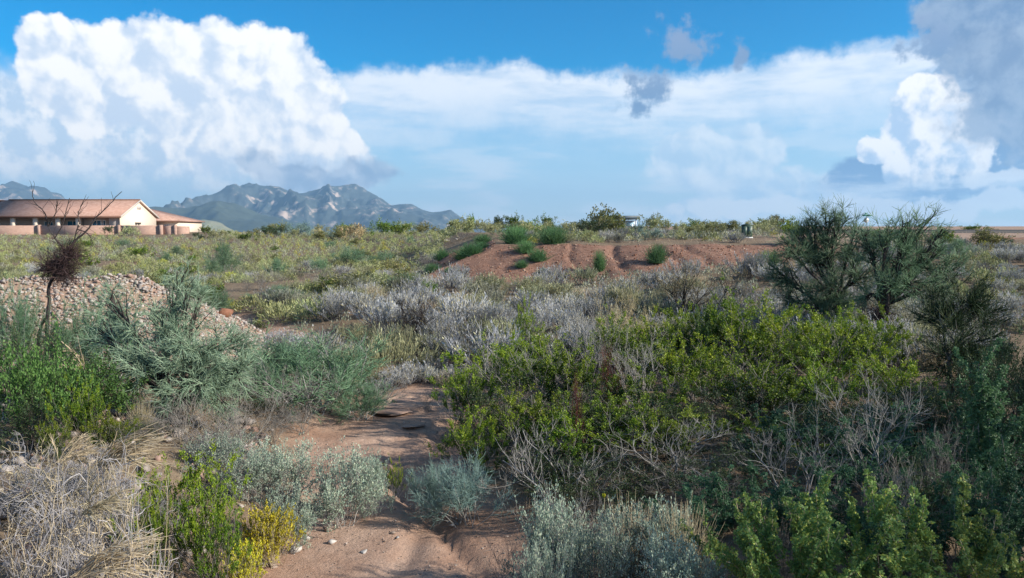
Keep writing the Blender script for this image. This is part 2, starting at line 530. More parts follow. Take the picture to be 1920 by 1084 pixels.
def terrain(x, y, masks=False):
    x, y = np.asarray(x, float), np.asarray(y, float)
    z = np.interp(y, BY, BZ)
    wx = np.interp(y, WY, WX)
    dl = wx - x                                          # > 0 on the left of the wash
    wob = (fbm(x * 0.5, y * 0.5, 3, 5) - 0.5) * 0.9
    lb = np.interp(y, [3, 5, 8, 12, 16, 20], [0.2, 0.7, 0.8, 0.75, 0.6, 0.3])
    z = z + smooth(1.15, 4.4, dl + wob) * lb
    rb = np.interp(y, [3, 5, 9, 18, 24, 30], [0.1, 0.3, 0.42, 0.4, 0.25, 0.0])
    z = z + smooth(1.0, 4.5, -dl + wob) * rb
    # slope of grey brush to the right of the wash
    z = z + smooth(20, 40, y) * smooth(50, 40, y) * smooth(-3, 3, x - wx) * 0.38 + smooth(40, 50, y) * smooth(-12, 0, x) * 0.38
    z = z + smooth(1, 12, x) * smooth(22, 39, y) * 0.75 + smooth(11, 20, x) * smooth(22, 39, y) * 0.2
    # bed of the wash
    hw = np.interp(y, [4, 8, 11, 14, 18, 24, 34, 60], [1.7, 1.75, 1.3, 1.9, 1.5, 1.6, 1.2, 0.5])
    wash = smooth(1.25, 0.75, np.abs(dl + wob * 0.5) / hw) * smooth(60, 36, y)
    z = z - 0.10 * wash
    # terrace of road fill with the red bank as its front
    n1 = fbm(x * 0.25, y * 0.25, 4, 9) - 0.5
    toe = np.interp(x, [-8, 0, 6, 14, 18, 24, 34, 60], [43, 41.5, 40.5, 41, 40, 33, 30, 30]) + n1 * 1.5
    crest = np.interp(x, [-8, 0, 6, 14, 18, 24, 34, 60], [48, 46.5, 45.5, 46, 46.5, 50, 58, 60])
    gul = 0.0
    for gc, gw, gd, gs_ in ((5.9, .26, .26, .10), (8.7, .22, .36, .22), (10.3, .26, .34, .30), (12.9, .20, .26, .15), (3.4, .2, .10, .1)):
        gul = gul + gd * np.exp(-((x - gc - gs_ * (y - 43.5) * -1 - 0.9 * (fbm(y * 0.9, x * 0 + gc, 2, 6) - 0.5)) / gw) ** 2)
    gul = gul + 0.13 * (fbm(x * 0.9, y * 0.9, 4, 66) - 0.5) + 0.07 * (ridged(x * 1.3 + .3 * y, y * 0.5, 3, 67) - 0.5)
    gul = gul * smooth(38, 41.5, y) * smooth(49, 46, y) * smooth(-9, -5, x) * smooth(19, 15, x)
    t1 = (y - toe) / (crest - toe)
    xl = np.interp(y, [40, 46, 60, 80, 110, 160], [-2.0, -0.8, -1.5, -4.5, -9, -14])
    wl = np.interp(y, [40, 50, 80, 160], [4.2, 4.2, 9, 20])
    t2 = (x - (xl - wl)) / wl
    T_ = np.clip(np.minimum(t1, t2) - gul * 0.45, 0, 1)
    T_ = np.where(T_ > 0.88, 0.88 + (1 - np.exp(-(T_ - 0.88) / 0.12 * 1.2)) * 0.12 / 0.7, T_)
    T_ = np.clip(T_, 0, 1)
    zt = np.interp(y, [40, 46, 60, 70, 90, 150, 165, 200, 280, 500, 40000], [2.85, 2.88, 3.28, 3.5, 3.52, 3.4, 3.3, 1.0, -6, -12.5, -12.5])
    z = z + (np.maximum(zt, z) - z) * T_
    # second, lower spoil heap behind the shoulder of the first
    dd, _ = seg_dist(x, y, (-3.4, 49.5), (3.5, 50.5))
    heap = 2.45 - 0.62 * dd + n1 * 0.25
    hm = heap > z
    z = np.where(hm, heap, z)
    # low dirt heap by the road
    dd, _ = seg_dist(x, y, (33.5, 56), (39.5, 57))
    heap = 3.25 - 0.34 * dd + n1 * 0.3
    hm2 = (heap > z)
    z = np.where(hm2, heap, z)
    # bank of dumped rock
    rm = np.zeros_like(z)
    for a, b in MOUND:
        dd, t = seg_dist(x, y, a[:2], b[:2])
        top = a[2] + (b[2] - a[2]) * t
        h = top - 0.66 * dd - 0.06 + (fbm(x * 1.3, y * 1.3, 3, 21) - 0.5) * 0.22
        rm = np.where(h > z, 1.0, rm)
        z = np.maximum(z, h)
    near = smooth(70, 25, y)
    z = z + (fbm(x * 0.7, y * 0.7, 4, 2) - 0.5) * 0.16 * (1 - 0.75 * wash) * smooth(200, 100, y)
    z = z + (fbm(x * 4.0, y * 4.0, 3, 8) - 0.5) * 0.06 * near * (1 - 0.6 * wash)
    # little channels cut in the bed
    ch = ridged((x - wx) * 0.95 + 3.3, y * 0.11, 2, 40)
    z = z - smooth(0.80, 0.97, ch) * 0.075 * wash - smooth(0.5, 0.8, fbm(x * 1.1, y * 0.5, 3, 77)) * 0.05 * wash
    st = np.abs(((y + 0.5 * np.sin(x * 1.4) + 1.2 * fbm(x * .4, y * .4, 2, 4)) % 3.1) - 1.55) / 1.55
    z = z - smooth(0.16, 0.0, st) * 0.11 * wash * smooth(12, 14, y)
    for ro, rw, rd in ((0.62, .10, .085), (-0.05, .13, .06), (0.25, .07, .035)):
        z = z - rd * np.exp(-((x - wx - ro - 0.35 * np.sin(y * 0.8 + ro * 3) - 0.25 * (fbm(y * 0.7, x * 0 + ro, 2, 12) - 0.5)) / rw) ** 2) * wash * smooth(13.5, 11.5, y)
    wv_ = 0.35 * np.sin(x * 1.9) + 0.8 * (fbm(x * 0.8, y * 0.3, 3, 55) - 0.5)
    for sy, sh_ in ((12.9, .05), (14.3, .09), (15.5, .10), (16.6, .06)):
        z = z + (sh_ * smooth(sy, sy + 0.16, y + wv_) - sh_ * smooth(sy + 0.2, sy + 1.5, y + wv_)) * wash
    if not masks:
        return z
    red = np.clip(np.where((T_ > 0.02) & (T_ < 0.985), 1, 0) * smooth(22, 15, x) * smooth(60, 50, y) + np.maximum(hm, hm2) * 1.0, 0, 1)
    shoulder = smooth(0.93, 1.0, T_) * smooth(44, 48, y) * smooth(14, 24, x)
    return z, wash, red, shoulder, rm


def ground_z(x, y):
    return float(terrain(np.array([x]), np.array([y]))[0])


def axis(parts):
    out = [parts[0][0]]
    for a, b, s0, s1 in parts:
        p = a
        L = b - a
        while p < b - 1e-6:
            t = (p - a) / L
            p = min(b, p + s0 + (s1 - s0) * t)
            out.append(p)
    return np.array(sorted(set(np.round(out, 5))))


gx = axis([(-20000, -800, 6000, 900), (-800, -120, 160, 8), (-120, -30, 5, .7), (-30, -7, .6, .16), (-7, 4.5, .105, .105), (4.5, 22, .15, .45), (22, 60, .35, 1.2),
           (60, 160, 2, 10), (160, 900, 20, 200), (900, 20000, 900, 6000)])
gy = axis([(-300, -20, 60, 4), (-20, 4.5, 2.0, .15), (4.5, 17, .105, .12), (17, 40, .15, .36), (40, 52, .2, .25), (52, 130, .35, 2.0), (130, 320, 3, 16), (320, 22000, 30, 3000)])
GX, GY = np.meshgrid(gx, gy)
gz, mw, mr, ms, mm = terrain(GX.ravel(), GY.ravel(), True)
nx, ny = len(gx), len(gy)
idx = np.arange(nx * ny).reshape(ny, nx)
quads = np.stack([idx[:-1, :-1], idx[:-1, 1:], idx[1:, 1:], idx[1:, :-1]], -1).reshape(-1, 4)


def ground_material():
    def cf(T):
        at = T.node('ShaderNodeAttribute', attribute_name='soil')
        w, r, s = T.sep(at.outputs['Vector'])
        P = pos(T)
        n1 = T.noise(P, 0.6, 5, 0.6)
        n2 = T.noise(P, 5.0, 5, 0.65)
        n3 = T.noise(P, 34.0, 4, 0.7)
        base = T.mix(T.ss(n1, 0.3, 0.7), (0.165, 0.115, 0.075), (0.235, 0.175, 0.115))
        base = T.mix(T.ss(n2, 0.45, 0.75, 0, 0.55), base, (0.30, 0.235, 0.165))
        sand = T.mix(T.ss(n1, 0.35, 0.65), (0.35, 0.215, 0.148), (0.46, 0.32, 0.24))
        sand = T.mix(T.ss(n2, 0.5, 0.72, 0, 0.6), sand, (0.30, 0.19, 0.135))
        redc = T.mix(T.ss(n2, 0.3, 0.7), (0.20, 0.108, 0.075), (0.34, 0.20, 0.142))
        redc = T.mix(T.ss(n1, 0.42, 0.7, 0, 0.6), redc, (0.17, 0.10, 0.075))
        redc = T.mix(T.ss(n3, 0.6, 0.72, 0, 0.6), redc, (0.42, 0.29, 0.21))
        sh = T.mix(T.ss(n2, 0.35, 0.7), (0.33, 0.225, 0.165), (0.43, 0.31, 0.235))
        c = T.mix(w, base, sand)
        c = T.mix(s, c, sh)
        c = T.mix(r, c, redc)
        return T.mix(T.ss(n3, 0.35, 0.7, 0, 0.5), c, T.mix(1.0, c, (0.62, 0.6, 0.58), 'MULTIPLY'))

    def bp(T):
        P = pos(T)
        a = T.noise(P, 9.0, 6, 0.7)
        b = T.noise(P, 38.0, 4, 0.75)
        return T.m('ADD', a, T.m('MULTIPLY', b, 0.4)), 0.6, 0.06
    return principled('desert_soil', cf, 0.95, 0.1, bp)


def _voro3(self, vec, scale):
    nd = self.node('ShaderNodeTexVoronoi', voronoi_dimensions='3D', feature='F1')
    self.put(nd.inputs['Vector'], vec)
    self.put(nd.inputs['Scale'], scale)
    return nd.outputs['Distance']


NT.voro3 = _voro3
mb = MB()
mb.add(np.stack([GX.ravel(), GY.ravel(), gz], -1), quads)
ground = mb.build('ground', ground_material(), smooth_=True)
tag(ground, 'sandy desert ground with a dry wash running through the brush', None, None, 'structure')
ca = ground.data.attributes.new('soil', 'FLOAT_VECTOR', 'POINT')
ca.data.foreach_set('vector', np.stack([mw, mr, np.maximum(ms, mm * 0.9)], -1).astype(np.float32).ravel())

# ------------------------------------------------------------------ asphalt road along the top of the fill
m_asph = principled('asphalt', lambda T: T.mix(T.noise(pos(T), 3.0, 5, 0.6), (0.045, 0.045, 0.048), (0.075, 0.073, 0.072)), 0.9, 0.2)
rx = np.arange(14, 130, 2.0)
mb = MB()
rz = 3.66 - 0.0006 * np.maximum(0, rx - 34)
yc = 74 - (rx - 20) * 0.02
prof = [(-3.6, -0.35), (-3.55, 0.02), (0, 0.16), (3.55, 0.10), (3.6, -0.35)]
V = np.array([[(a, c + o, zz + h) for o, h in prof] for a, c, zz in zip(rx, yc, rz)]).reshape(-1, 3)
n = len(prof)
mb.add(V, [(i * n + j, (i + 1) * n + j, (i + 1) * n + j + 1, i * n + j + 1) for i in range(len(rx) - 1) for j in range(n - 1)])
road = mb.build('road', m_asph)
tag(road, 'dark asphalt road crossing the skyline', None, None, 'structure')
mb = MB()
for off in (-3.95, 3.75):
    V = np.array([[(a, c + off + o, zz + h) for o, h in ((0, -.4), (0, .05), (.2, .05), (.2, -.4))] for a, c, zz in zip(rx, yc, rz)]).reshape(-1, 3)
    mb.add(V, [(i * 4 + j, (i + 1) * 4 + j, (i + 1) * 4 + j + 1, i * 4 + j + 1) for i in range(len(rx) - 1) for j in range(3)])
kerb = mb.build('kerb', principled('kerb_concrete', lambda T: T.mix(T.noise(pos(T), 4.0), (0.09, 0.085, 0.08), (0.14, 0.132, 0.125)), 0.9))
kerb.parent = road


# ------------------------------------------------------------------ mountains
def mountain_material(name, scrub, rock, cut, sc):
    def cf(T):
        P = pos(T)
        n = T.noise(P, 0.004 * sc, 7, 0.62)
        n2 = T.noise(T.v('MULTIPLY', P, (1.0, 1.0, 0.35)), 0.012 * sc, 6, 0.65)
        nz = T.sep(T.node('ShaderNodeNewGeometry').outputs['True Normal'])[2]
        k = T.m('ADD', T.m('MULTIPLY', n, 0.75), T.m('MULTIPLY', n2, 0.55))
        k = T.m('SUBTRACT', k, T.m('MULTIPLY', nz, 0.12))
        c = T.mix(T.ss(n2, 0.3, 0.7), scrub, tuple(q * 1.5 for q in scrub))
        return T.mix(T.ss(k, cut, cut + 0.16), c, T.mix(n2, rock, tuple(q * 0.7 for q in rock)))
    return principled(name, cf, 0.95, 0.05)


def mountain(name, prof, D, depth_f, depth_b, mat, rough, seed, label, step=20.0, foot=-14.0):
    """a range whose crest follows prof (picture px, py at distance D), with spurs running down to both sides"""
    px = np.array([p[0] for p in prof], float)
    hx = X(px, D)
    hz_ = np.array([Z(p[1], D) for p in prof])
    xs = np.arange(hx[0], hx[-1] + step, step)
    ys = np.concatenate([np.arange(-depth_f, 0, step * 1.5), np.arange(0, depth_b, step * 3)])
    XX, YY = np.meshgrid(xs, ys)
    bend = (fbm(XX / 900.0, XX * 0 + 2.2, 3, seed) - 0.5) * depth_f * 0.5
    yy = YY - bend
    crest = np.interp(XX, hx, hz_) - foot
    t = np.clip(np.where(yy < 0, -yy / depth_f, yy / depth_b), 0, 1)
    rg = ridged(XX / rough + 0.25 * YY / rough, YY / (rough * 2.2), 5, seed + 3)
    prof_ = (1 - t) ** 1.25
    sp = t * (1 - t) * 4
    h = crest * (prof_ + sp * (rg - 0.60) * 1.0 + (fbm(XX / 60.0, YY / 60.0, 3, seed + 5) - 0.5) * 0.06)
    h = h + (fbm(XX / (rough * .18), YY / (rough * .18), 4, seed + 8) - 0.5) * crest * 0.07 * smooth(0.0, 0.06, t)
    edge = smooth(0.0, 0.05, (XX - xs[0]) / (xs[-1] - xs[0])) * smooth(1.0, 0.97, (XX - xs[0]) / (xs[-1] - xs[0]))
    zz = foot - 2 + np.maximum(h, 0) * edge
    i = np.arange(XX.size).reshape(XX.shape)
    q = np.stack([i[:-1, :-1], i[:-1, 1:], i[1:, 1:], i[1:, :-1]], -1).reshape(-1, 4)
    m = MB().add(np.stack([XX.ravel(), YY.ravel() + D, zz.ravel()], -1), q)
    return tag(m.build(name, mat, smooth_=True), label, None, None, 'structure')


m_far = mountain_material('mountain_rock', (0.050, 0.062, 0.060), (0.60, 0.46, 0.36), 0.575, 1.0)
m_dark = mountain_material('hill_shaded_scrub', (0.050, 0.060, 0.042), (0.12, 0.11, 0.08), 0.80, 1.0)  # cloud shade over the front hill put into its dark scrub colour
m_pale = mountain_material('hill_grass', (0.16, 0.16, 0.10), (0.30, 0.26, 0.18), 0.62, 2.0)
mountain('mountain', [(330, 432), (380, 400), (428, 364), (455, 350), (468, 343), (480, 346), (500, 347), (530, 354), (558, 361), (575, 356), (600, 349), (636, 345), (645, 341), (660, 341),
                      (668, 347), (690, 361), (712, 371), (738, 386), (752, 384), (776, 384), (800, 395), (818, 400), (836, 397), (850, 395), (862, 404), (885, 418), (925, 430), (960, 434)],
         9000, 2600, 1800, m_far, 460.0, 4, 'blue hazy mountain range with pale rock faces and two peaks')
mountain('mountain', [(-180, 420), (-90, 380), (-30, 352), (0, 344), (14, 337), (24, 342), (38, 350), (54, 346), (68, 353), (85, 365), (110, 378), (160, 400), (230, 425)],
         9500, 2400, 1500, m_far, 420.0, 14, 'pale rocky mountain rising behind the house roof')
mountain('hill', [(120, 420), (200, 404), (262, 388), (285, 385), (318, 389), (360, 381), (395, 375), (425, 378), (450, 388), (478, 400), (520, 408), (560, 418), (620, 430), (660, 434)],
         6500, 1500, 1200, m_dark, 700.0, 24, 'smooth dark blue hill in front of the mountain range', 14.0)
mountain('hill', [(330, 434), (350, 422), (370, 414), (392, 411), (412, 415), (430, 424), (445, 434)],
         4200, 500, 500, m_pale, 240.0, 34, 'small pale rounded foothill below the dark hill', 8.0)


# ================================================================== house on the rise
def stucco(name, a, b):
    return principled(name, lambda T: T.mix(T.noise(pos(T), 1.2, 5, 0.6), a, b), 0.9, 0.15, lambda T: (T.noise(pos(T), 30.0, 4, 0.6), 0.3, 0.02))


def tilemat():
    def cf(T):
        P = pos(T)
        x, y, z = T.sep(P)
        row = T.m('FLOOR', T.m('MULTIPLY', y, 2.6))
        cl = T.m('FLOOR', T.m('MULTIPLY', x, 3.2))
        wn = T.node('ShaderNodeTexWhiteNoise', noise_dimensions='2D')
        T.put(wn.inputs['Vector'], T.comb(row, cl))
        a = T.mix(wn.outputs[0], (0.33, 0.20, 0.152), (0.43, 0.282, 0.228))
        return T.mix(T.ss(T.noise(P, 0.25, 4, 0.6), 0.35, 0.7, 0, 0.55), a, (0.36, 0.21, 0.16))

    def bp(T):
        x, y, z = T.sep(pos(T))
        a = T.m('ABSOLUTE', T.m('SINE', T.m('MULTIPLY', x, 10.0)))
        b = T.m('FRACT', T.m('MULTIPLY', y, 2.6))
        return T.m('ADD', a, b), 0.5, 0.05
    return principled('clay_tile', cf, 0.85, 0.15, bp)


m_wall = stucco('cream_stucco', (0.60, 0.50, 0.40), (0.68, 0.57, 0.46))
m_shade_gray = stucco('shaded_grey_stucco', (0.36, 0.31, 0.28), (0.44, 0.385, 0.35))  # cream walls in shade painted as grey; the vent shares it
m_white = stucco('white_stucco', (0.66, 0.66, 0.66), (0.74, 0.74, 0.74))
m_tile = tilemat()
m_trim = principled('brown_fascia', (0.16, 0.085, 0.06), 0.7)
m_beam = principled('pale_beam', (0.50, 0.45, 0.40), 0.8)
m_glass = principled('window_glass', (0.03, 0.11, 0.17), 0.08, 0.6)
m_blue = principled('blue_glazed_door', (0.02, 0.16, 0.26), 0.15, 0.6)
m_frame = principled('white_frame', (0.72, 0.72, 0.70), 0.5)
m_dark = principled('dark_recess', (0.06, 0.055, 0.05), 0.9)


def slab(mb, a, b, c, d, th):
    """a thick quad (roof slope) from four corners, thickness downwards"""
    V = [*a], [*b], [*c], [*d]
    V = list(V) + [(p[0], p[1], p[2] - th) for p in (a, b, c, d)]
    mb.add(V, [(0, 1, 2, 3), (7, 6, 5, 4), (0, 4, 5, 1), (1, 5, 6, 2), (2, 6, 7, 3), (3, 7, 4, 0)])


def window(parent, x0, x1, z0, z1, y, glass, name='window', bars=1):
    f = MB()
    t = 0.09
    f.box(x0, x1, y - 0.08, y, z0, z0 + t).box(x0, x1, y - 0.08, y, z1 - t, z1)
    f.box(x0, x0 + t, y - 0.08, y, z0 + t, z1 - t).box(x1 - t, x1, y - 0.08, y, z0 + t, z1 - t)
    for k in range(1, bars + 1):
        c = x0 + (x1 - x0) * k / (bars + 1)
        f.box(c - 0.04, c + 0.04, y - 0.07, y, z0 + t, z1 - t)
    o = f.build(name, m_frame, parent)
    n = bars + 1
    for k in range(n):
        a = x0 + t + (x1 - x0 - 2 * t) * k / n + (0.045 if k else 0)
        b = x0 + t + (x1 - x0 - 2 * t) * (k + 1) / n - (0.045 if k < n - 1 else 0)
        MB().box(a, b, y - 0.035, y - 0.01, z0 + t, z1 - t).build('pane', glass, o)
    return o


def build_house():
    y0, y1 = 120.0, 132.0
    yr = 126.0
    xr = X(226, y0)                       # right-hand gable wall
    xl = -92.0
    g = 2.9
    ze, zr = Z(403, y0), Z(375.5, yr)
    yw = y0 + 2.6                          # wall behind the patio
    h = empty('house', ((xl + xr) / 2, y0, g))
    h.location = (0, 0, 0)
    xp = X(152, y0)                        # the patio ends here
    xq = X(206, y0)
    MB().box(xl, xp, yw, y1, g, ze - 0.02).build('wall', m_shade_gray, h)
    MB().box(xp, xq, y0 + 1.2, y1, g, ze - 0.02).build('wall', m_shade_gray, h)
    MB().box(xq + 0.003, xr - 0.003, y0 + 0.15, y1 - 0.2, g, ze - 0.02).build('wall', m_shade_gray, h)
    # gable end in cream stucco
    gw = MB()
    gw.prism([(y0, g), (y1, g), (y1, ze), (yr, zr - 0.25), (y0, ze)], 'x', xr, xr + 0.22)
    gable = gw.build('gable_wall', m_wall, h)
    MB().box(xr + 0.22, xr + 0.26, yr - 0.6, yr + 0.6, zr - 1.5, zr - 1.05).build('gable_vent', m_shade_gray, gable)
    for k in (0, 1):
        MB().box(xr + 0.22, xr + 0.5, y0 + 4.6 + k * 0.9, y0 + 5.1 + k * 0.9, ze - 1.4, ze - 1.1).build('wall_lamp', m_dark, gable)
    # main roof: gable to the right, hip to the left
    oh = 0.5
    xt = X(22, yr)
    dz = (zr - ze) / (yr - y0)
    rf = MB()
    zl = ze - oh * dz
    slab(rf, (xt - 0.0, yr, zr), (xr + oh, yr, zr), (xr + oh, y0 - oh, zl), (xt - 7.5, y0 - oh, zl), 0.16)
    slab(rf, (xr + oh, yr, zr), (xt, yr, zr), (xt - 7.5, y1 + oh, zl), (xr + oh, y1 + oh, zl), 0.16)
    slab(rf, (xt, yr, zr), (xt - 0.001, yr, zr), (xt - 7.5, y0 - oh, zl), (xt - 7.5, y1 + oh, zl), 0.16)
    roof = rf.build('roof', m_tile, h)
    MB().box(xt, xr + oh, yr - 0.15, yr + 0.15, zr - 0.03, zr + 0.12).build('ridge_cap', m_trim, roof)
    MB().box(xt - 7.5, xr + oh, y0 - oh - 0.06, y0 - oh - 0.003, zl - 0.24, zl + 0.02).build('fascia', m_trim, roof)
    bb = MB()
    for s in (-1, 1):
        a, b = (yr, zr), (yr + s * (yr - y0 + oh), zl)
        bb.prism([(a[0], a[1] + 0.03), (b[0], b[1] + 0.03), (b[0], b[1] - 0.25), (a[0], a[1] - 0.25)][::s], 'x', xr + oh + 0.003, xr + oh + 0.07)
    bb.build('barge_board', m_beam, roof)
    # patio beam and columns
    MB().box(xl, xp, y0 - 0.1, y0 + 0.25, ze - 0.42, ze - 0.05).build('beam', m_beam, h)
    for px in (-14, 28, 70, 112, 150):
        c = X(px, y0)
        MB().box(c - 0.32, c + 0.32, y0 - 0.22, y0 + 0.36, g, ze - 0.42).build('column', m_wall, h)
    window(h, X(86, yw), X(103, yw), g + 0.1, g + 2.35, yw - 0.003, m_blue, 'patio_door', 1)
    window(h, X(129, yw), X(150, yw), g + 0.1, g + 2.45, yw - 0.003, m_blue, 'patio_door', 1)
    window(h, X(176, y0 + 1.2), X(193, y0 + 1.2), g + 0.9, g + 2.5, y0 + 1.197, m_glass)
    window(h, X(197, y0 + 1.2) - 0.1, X(205, y0 + 1.2) - 0.3, g + 0.7, g + 2.5, y0 + 1.197, m_glass, 'window', 0)
    # rear wing
    wy0, wy1 = 134.0, 144.0
    wx0, wx1 = X(277, wy0), X(337, wy0)
    wz = Z(414, wy0)
    mx = X(297, wy0)
    MB().box(wx0 - 6, mx, wy0 + 2.5, wy1, g, wz + 0.6).build('wing_wall', m_shade_gray, h)
    MB().box(mx + 0.003, wx1, wy0, wy1, g, wz).build('wing_wall', m_wall, h)
    r2 = MB()
    ry = (wy0 + wy1) / 2
    rz_ = Z(391, ry)
    rxe = X(283, ry)
    e = 0.45
    rx0 = wx0 - 6
    slab(r2, (rx0, ry, rz_), (rxe, ry, rz_), (wx1 + e, wy0 - e, wz), (rx0, wy0 - e, wz), 0.15)
    slab(r2, (rxe, ry, rz_), (rx0, ry, rz_), (rx0, wy1 + e, wz), (wx1 + e, wy1 + e, wz), 0.15)
    slab(r2, (rxe, ry, rz_), (rxe + 0.001, ry, rz_), (wx1 + e, wy1 + e, wz), (wx1 + e, wy0 - e, wz), 0.15)
    wr = r2.build('wing_roof', m_tile, h)
    MB().box(rx0, wx1 + e, wy0 - e - 0.06, wy0 - e - 0.003, wz - 0.2, wz + 0.02).build('fascia', m_trim, wr)
    window(h, X(311, wy0), X(319, wy0), wz - 1.5, wz - 0.6, wy0 - 0.003, m_glass, 'window', 1)
    window(h, X(285, wy0 + 2.5), X(292, wy0 + 2.5), g + 1.3, g + 2.2, wy0 + 2.497, m_glass, 'window', 1)
    tag(h, 'single-storey house with red clay tile roof and columned patio', 'house')

    # neighbour's white gable at the picture's edge
    n = empty('house', (0, 0, 0))
    ya = 150.0
    a, b, pk = X(-26, ya), X(22, ya), X(8.5, ya)
    nz = Z(390, ya)
    MB().prism([(a, g), (b, g), (b, nz + 0.2), (pk, Z(377, ya)), (a, nz - 1.2)], 'y', ya, ya + 9).build('wall', m_white, n)
    r3 = MB()
    slab(r3, (pk, ya - .4, Z(375.6, ya)), (pk, ya + 9.4, Z(375.6, ya)), (b + .6, ya + 9.4, nz + 0.2), (b + .6, ya - .4, nz + 0.2), 0.16)
    slab(r3, (a - .6, ya - .4, nz - 1.2), (a - .6, ya + 9.4, nz - 1.2), (pk, ya + 9.4, Z(375.6, ya)), (pk, ya - .4, Z(375.6, ya)), 0.16)
    r3.build('roof', m_trim, n)
    tag(n, 'white gable-ended house peeking out behind the tiled roof', 'house')

    # garden wall of pinkish block
    def bcol(T):
        P = pos(T)
        bt = T.node('ShaderNodeTexBrick')
        x_, y_, z_ = T.sep(P)
        T.put(bt.inputs['Vector'], T.comb(T.m('ADD', x_, y_), z_))
        for k, q in (('Scale', 1.0), ('Brick Width', 0.4), ('Row Height', 0.2), ('Mortar Size', 0.012)):
            T.put(bt.inputs[k], q)
        T.put(bt.inputs['Color1'], (0.36, 0.225, 0.175, 1))
        T.put(bt.inputs['Color2'], (0.44, 0.285, 0.22, 1))
        T.put(bt.inputs['Mortar'], (0.34, 0.26, 0.21, 1))
        return T.mix(T.ss(T.noise(P, 0.4, 4), 0.4, 0.7, 0, 0.4), bt.outputs[0], (0.36, 0.25, 0.21))
    m_block = principled('block_wall', bcol, 0.92, 0.1)
    w = empty('garden_wall', (0, 0, 0))
    yf = 114.0
    top = Z(423, yf)
    xc = X(303, yf)
    bays = [(X(q, yf), X(q + 150, yf)) for q in range(-75, 225, 150)] + [(X(225, yf), xc)]
    for k, (a, b) in enumerate(bays):
        MB().box(a + 0.24, b - 0.24, yf, yf + 0.2, g - 0.9, top).build('wall_panel', m_block, w)
        MB().box(b - 0.237, b + 0.237, yf - 0.12, yf + 0.32, g - 0.9, top + 0.09).build('pillar', m_block, w)
    a, b = xc + 0.24, X(331, yf + 0.5)
    MB().box(a, b - 0.2, yf + 0.3, yf + 0.5, g - 0.9, top - 0.02).build('wall_panel', m_block, w)
    MB().box(b - 0.197, b + 0.2, yf + 0.2, yf + 0.6, g - 0.9, top + 0.06).build('pillar', m_block, w)
    c = X(356, yf + 4)
    wp = MB()
    wp.prism([(b + 0.203, yf + .45), (c, yf + 4), (c, yf + 4.2), (b + 0.203, yf + .65)], 'z', g - 0.9, top - 0.1)
    wp.build('wall_panel', m_block, w)
    tag(w, 'low pinkish block wall with pillars around the tiled house', 'wall')


build_house()


# ------------------------------------------------------------------ low building with a dark flat roof behind the skyline bushes
def build_pavilion():
    d = 150.0
    x0, x1 = X(1128, d), X(1194, d)
    z0, zt = 3.0, Z(405, d)
    p = empty('pavilion', (0, 0, 0))
    MB().box(x0, x1 - 0.5, d, d + 8, z0, zt - 0.9).build('wall', m_white, p)
    MB().box(x0 - 0.8, x1 + 0.3, d - 1.2, d + 9, zt - 0.62, zt).build('roof', principled('dark_roof_metal', (0.05, 0.075, 0.095), 0.5), p)
    m_pg = principled('sky_glass', (0.35, 0.5, 0.62), 0.1, 0.6)
    for k in range(3):
        a = X(1142 + k * 16, d)
        MB().box(a, a + 1.4, d - 0.06, d - 0.003, z0 + 0.3, zt - 1.05).build('window_pane', m_pg, p)
    for px in (1131, 1160, 1190):
        a = X(px, d)
        MB().box(a - 0.1, a + 0.1, d - 1.0, d - 0.8, z0 - 0.6, zt - 0.62).build('post', m_frame, p)
    tag(p, 'low building with a dark flat roof behind the skyline bushes', 'building')


build_pavilion()


# ------------------------------------------------------------------ street sign and stop sign seen from behind
def build_sign():
    d = 112.0
    x = X(1622, d)
    g = ground_z(x, d)
    s = empty('street_sign', (x, d, g))
    top = Z(400, d) - g
    m_post = principled('galvanised_post', (0.20, 0.27, 0.27), 0.5)
    m_green = principled('green_sign_sheet', (0.02, 0.21, 0.17), 0.4, 0.5)
    m_alu = principled('bare_sign_back', (0.62, 0.63, 0.62), 0.5, 0.5)
    MB().box(-0.04, 0.04, -0.04, 0.04, -0.3, top).build('post', m_post, s)
    MB().box(-0.60, 0.16, -0.055, -0.043, top - 0.42, top - 0.17).build('name_blade', m_green, s)
    b = MB().box(0.05, 0.62, -0.07, -0.058, top - 0.44, top - 0.20).build('name_blade', m_green, s)
    c = MB().box(-0.30, 0.22, 0.045, 0.057, top - 0.14, top + 0.06).build('name_blade', m_green, s)
    c.rotation_euler = (0, 0, R(20))
    r = 0.36
    oc = [(r / math.cos(math.pi / 8) * math.cos(math.pi / 8 + k * math.pi / 4), top - 0.98 + r / math.cos(math.pi / 8) * math.sin(math.pi / 8 + k * math.pi / 4)) for k in range(8)]
    MB().prism(oc, 'y', 0.043, 0.052).build('stop_sign_plate', m_alu, s)
    tag(s, 'green street name blades above a stop sign seen from behind', 'street sign')


build_sign()


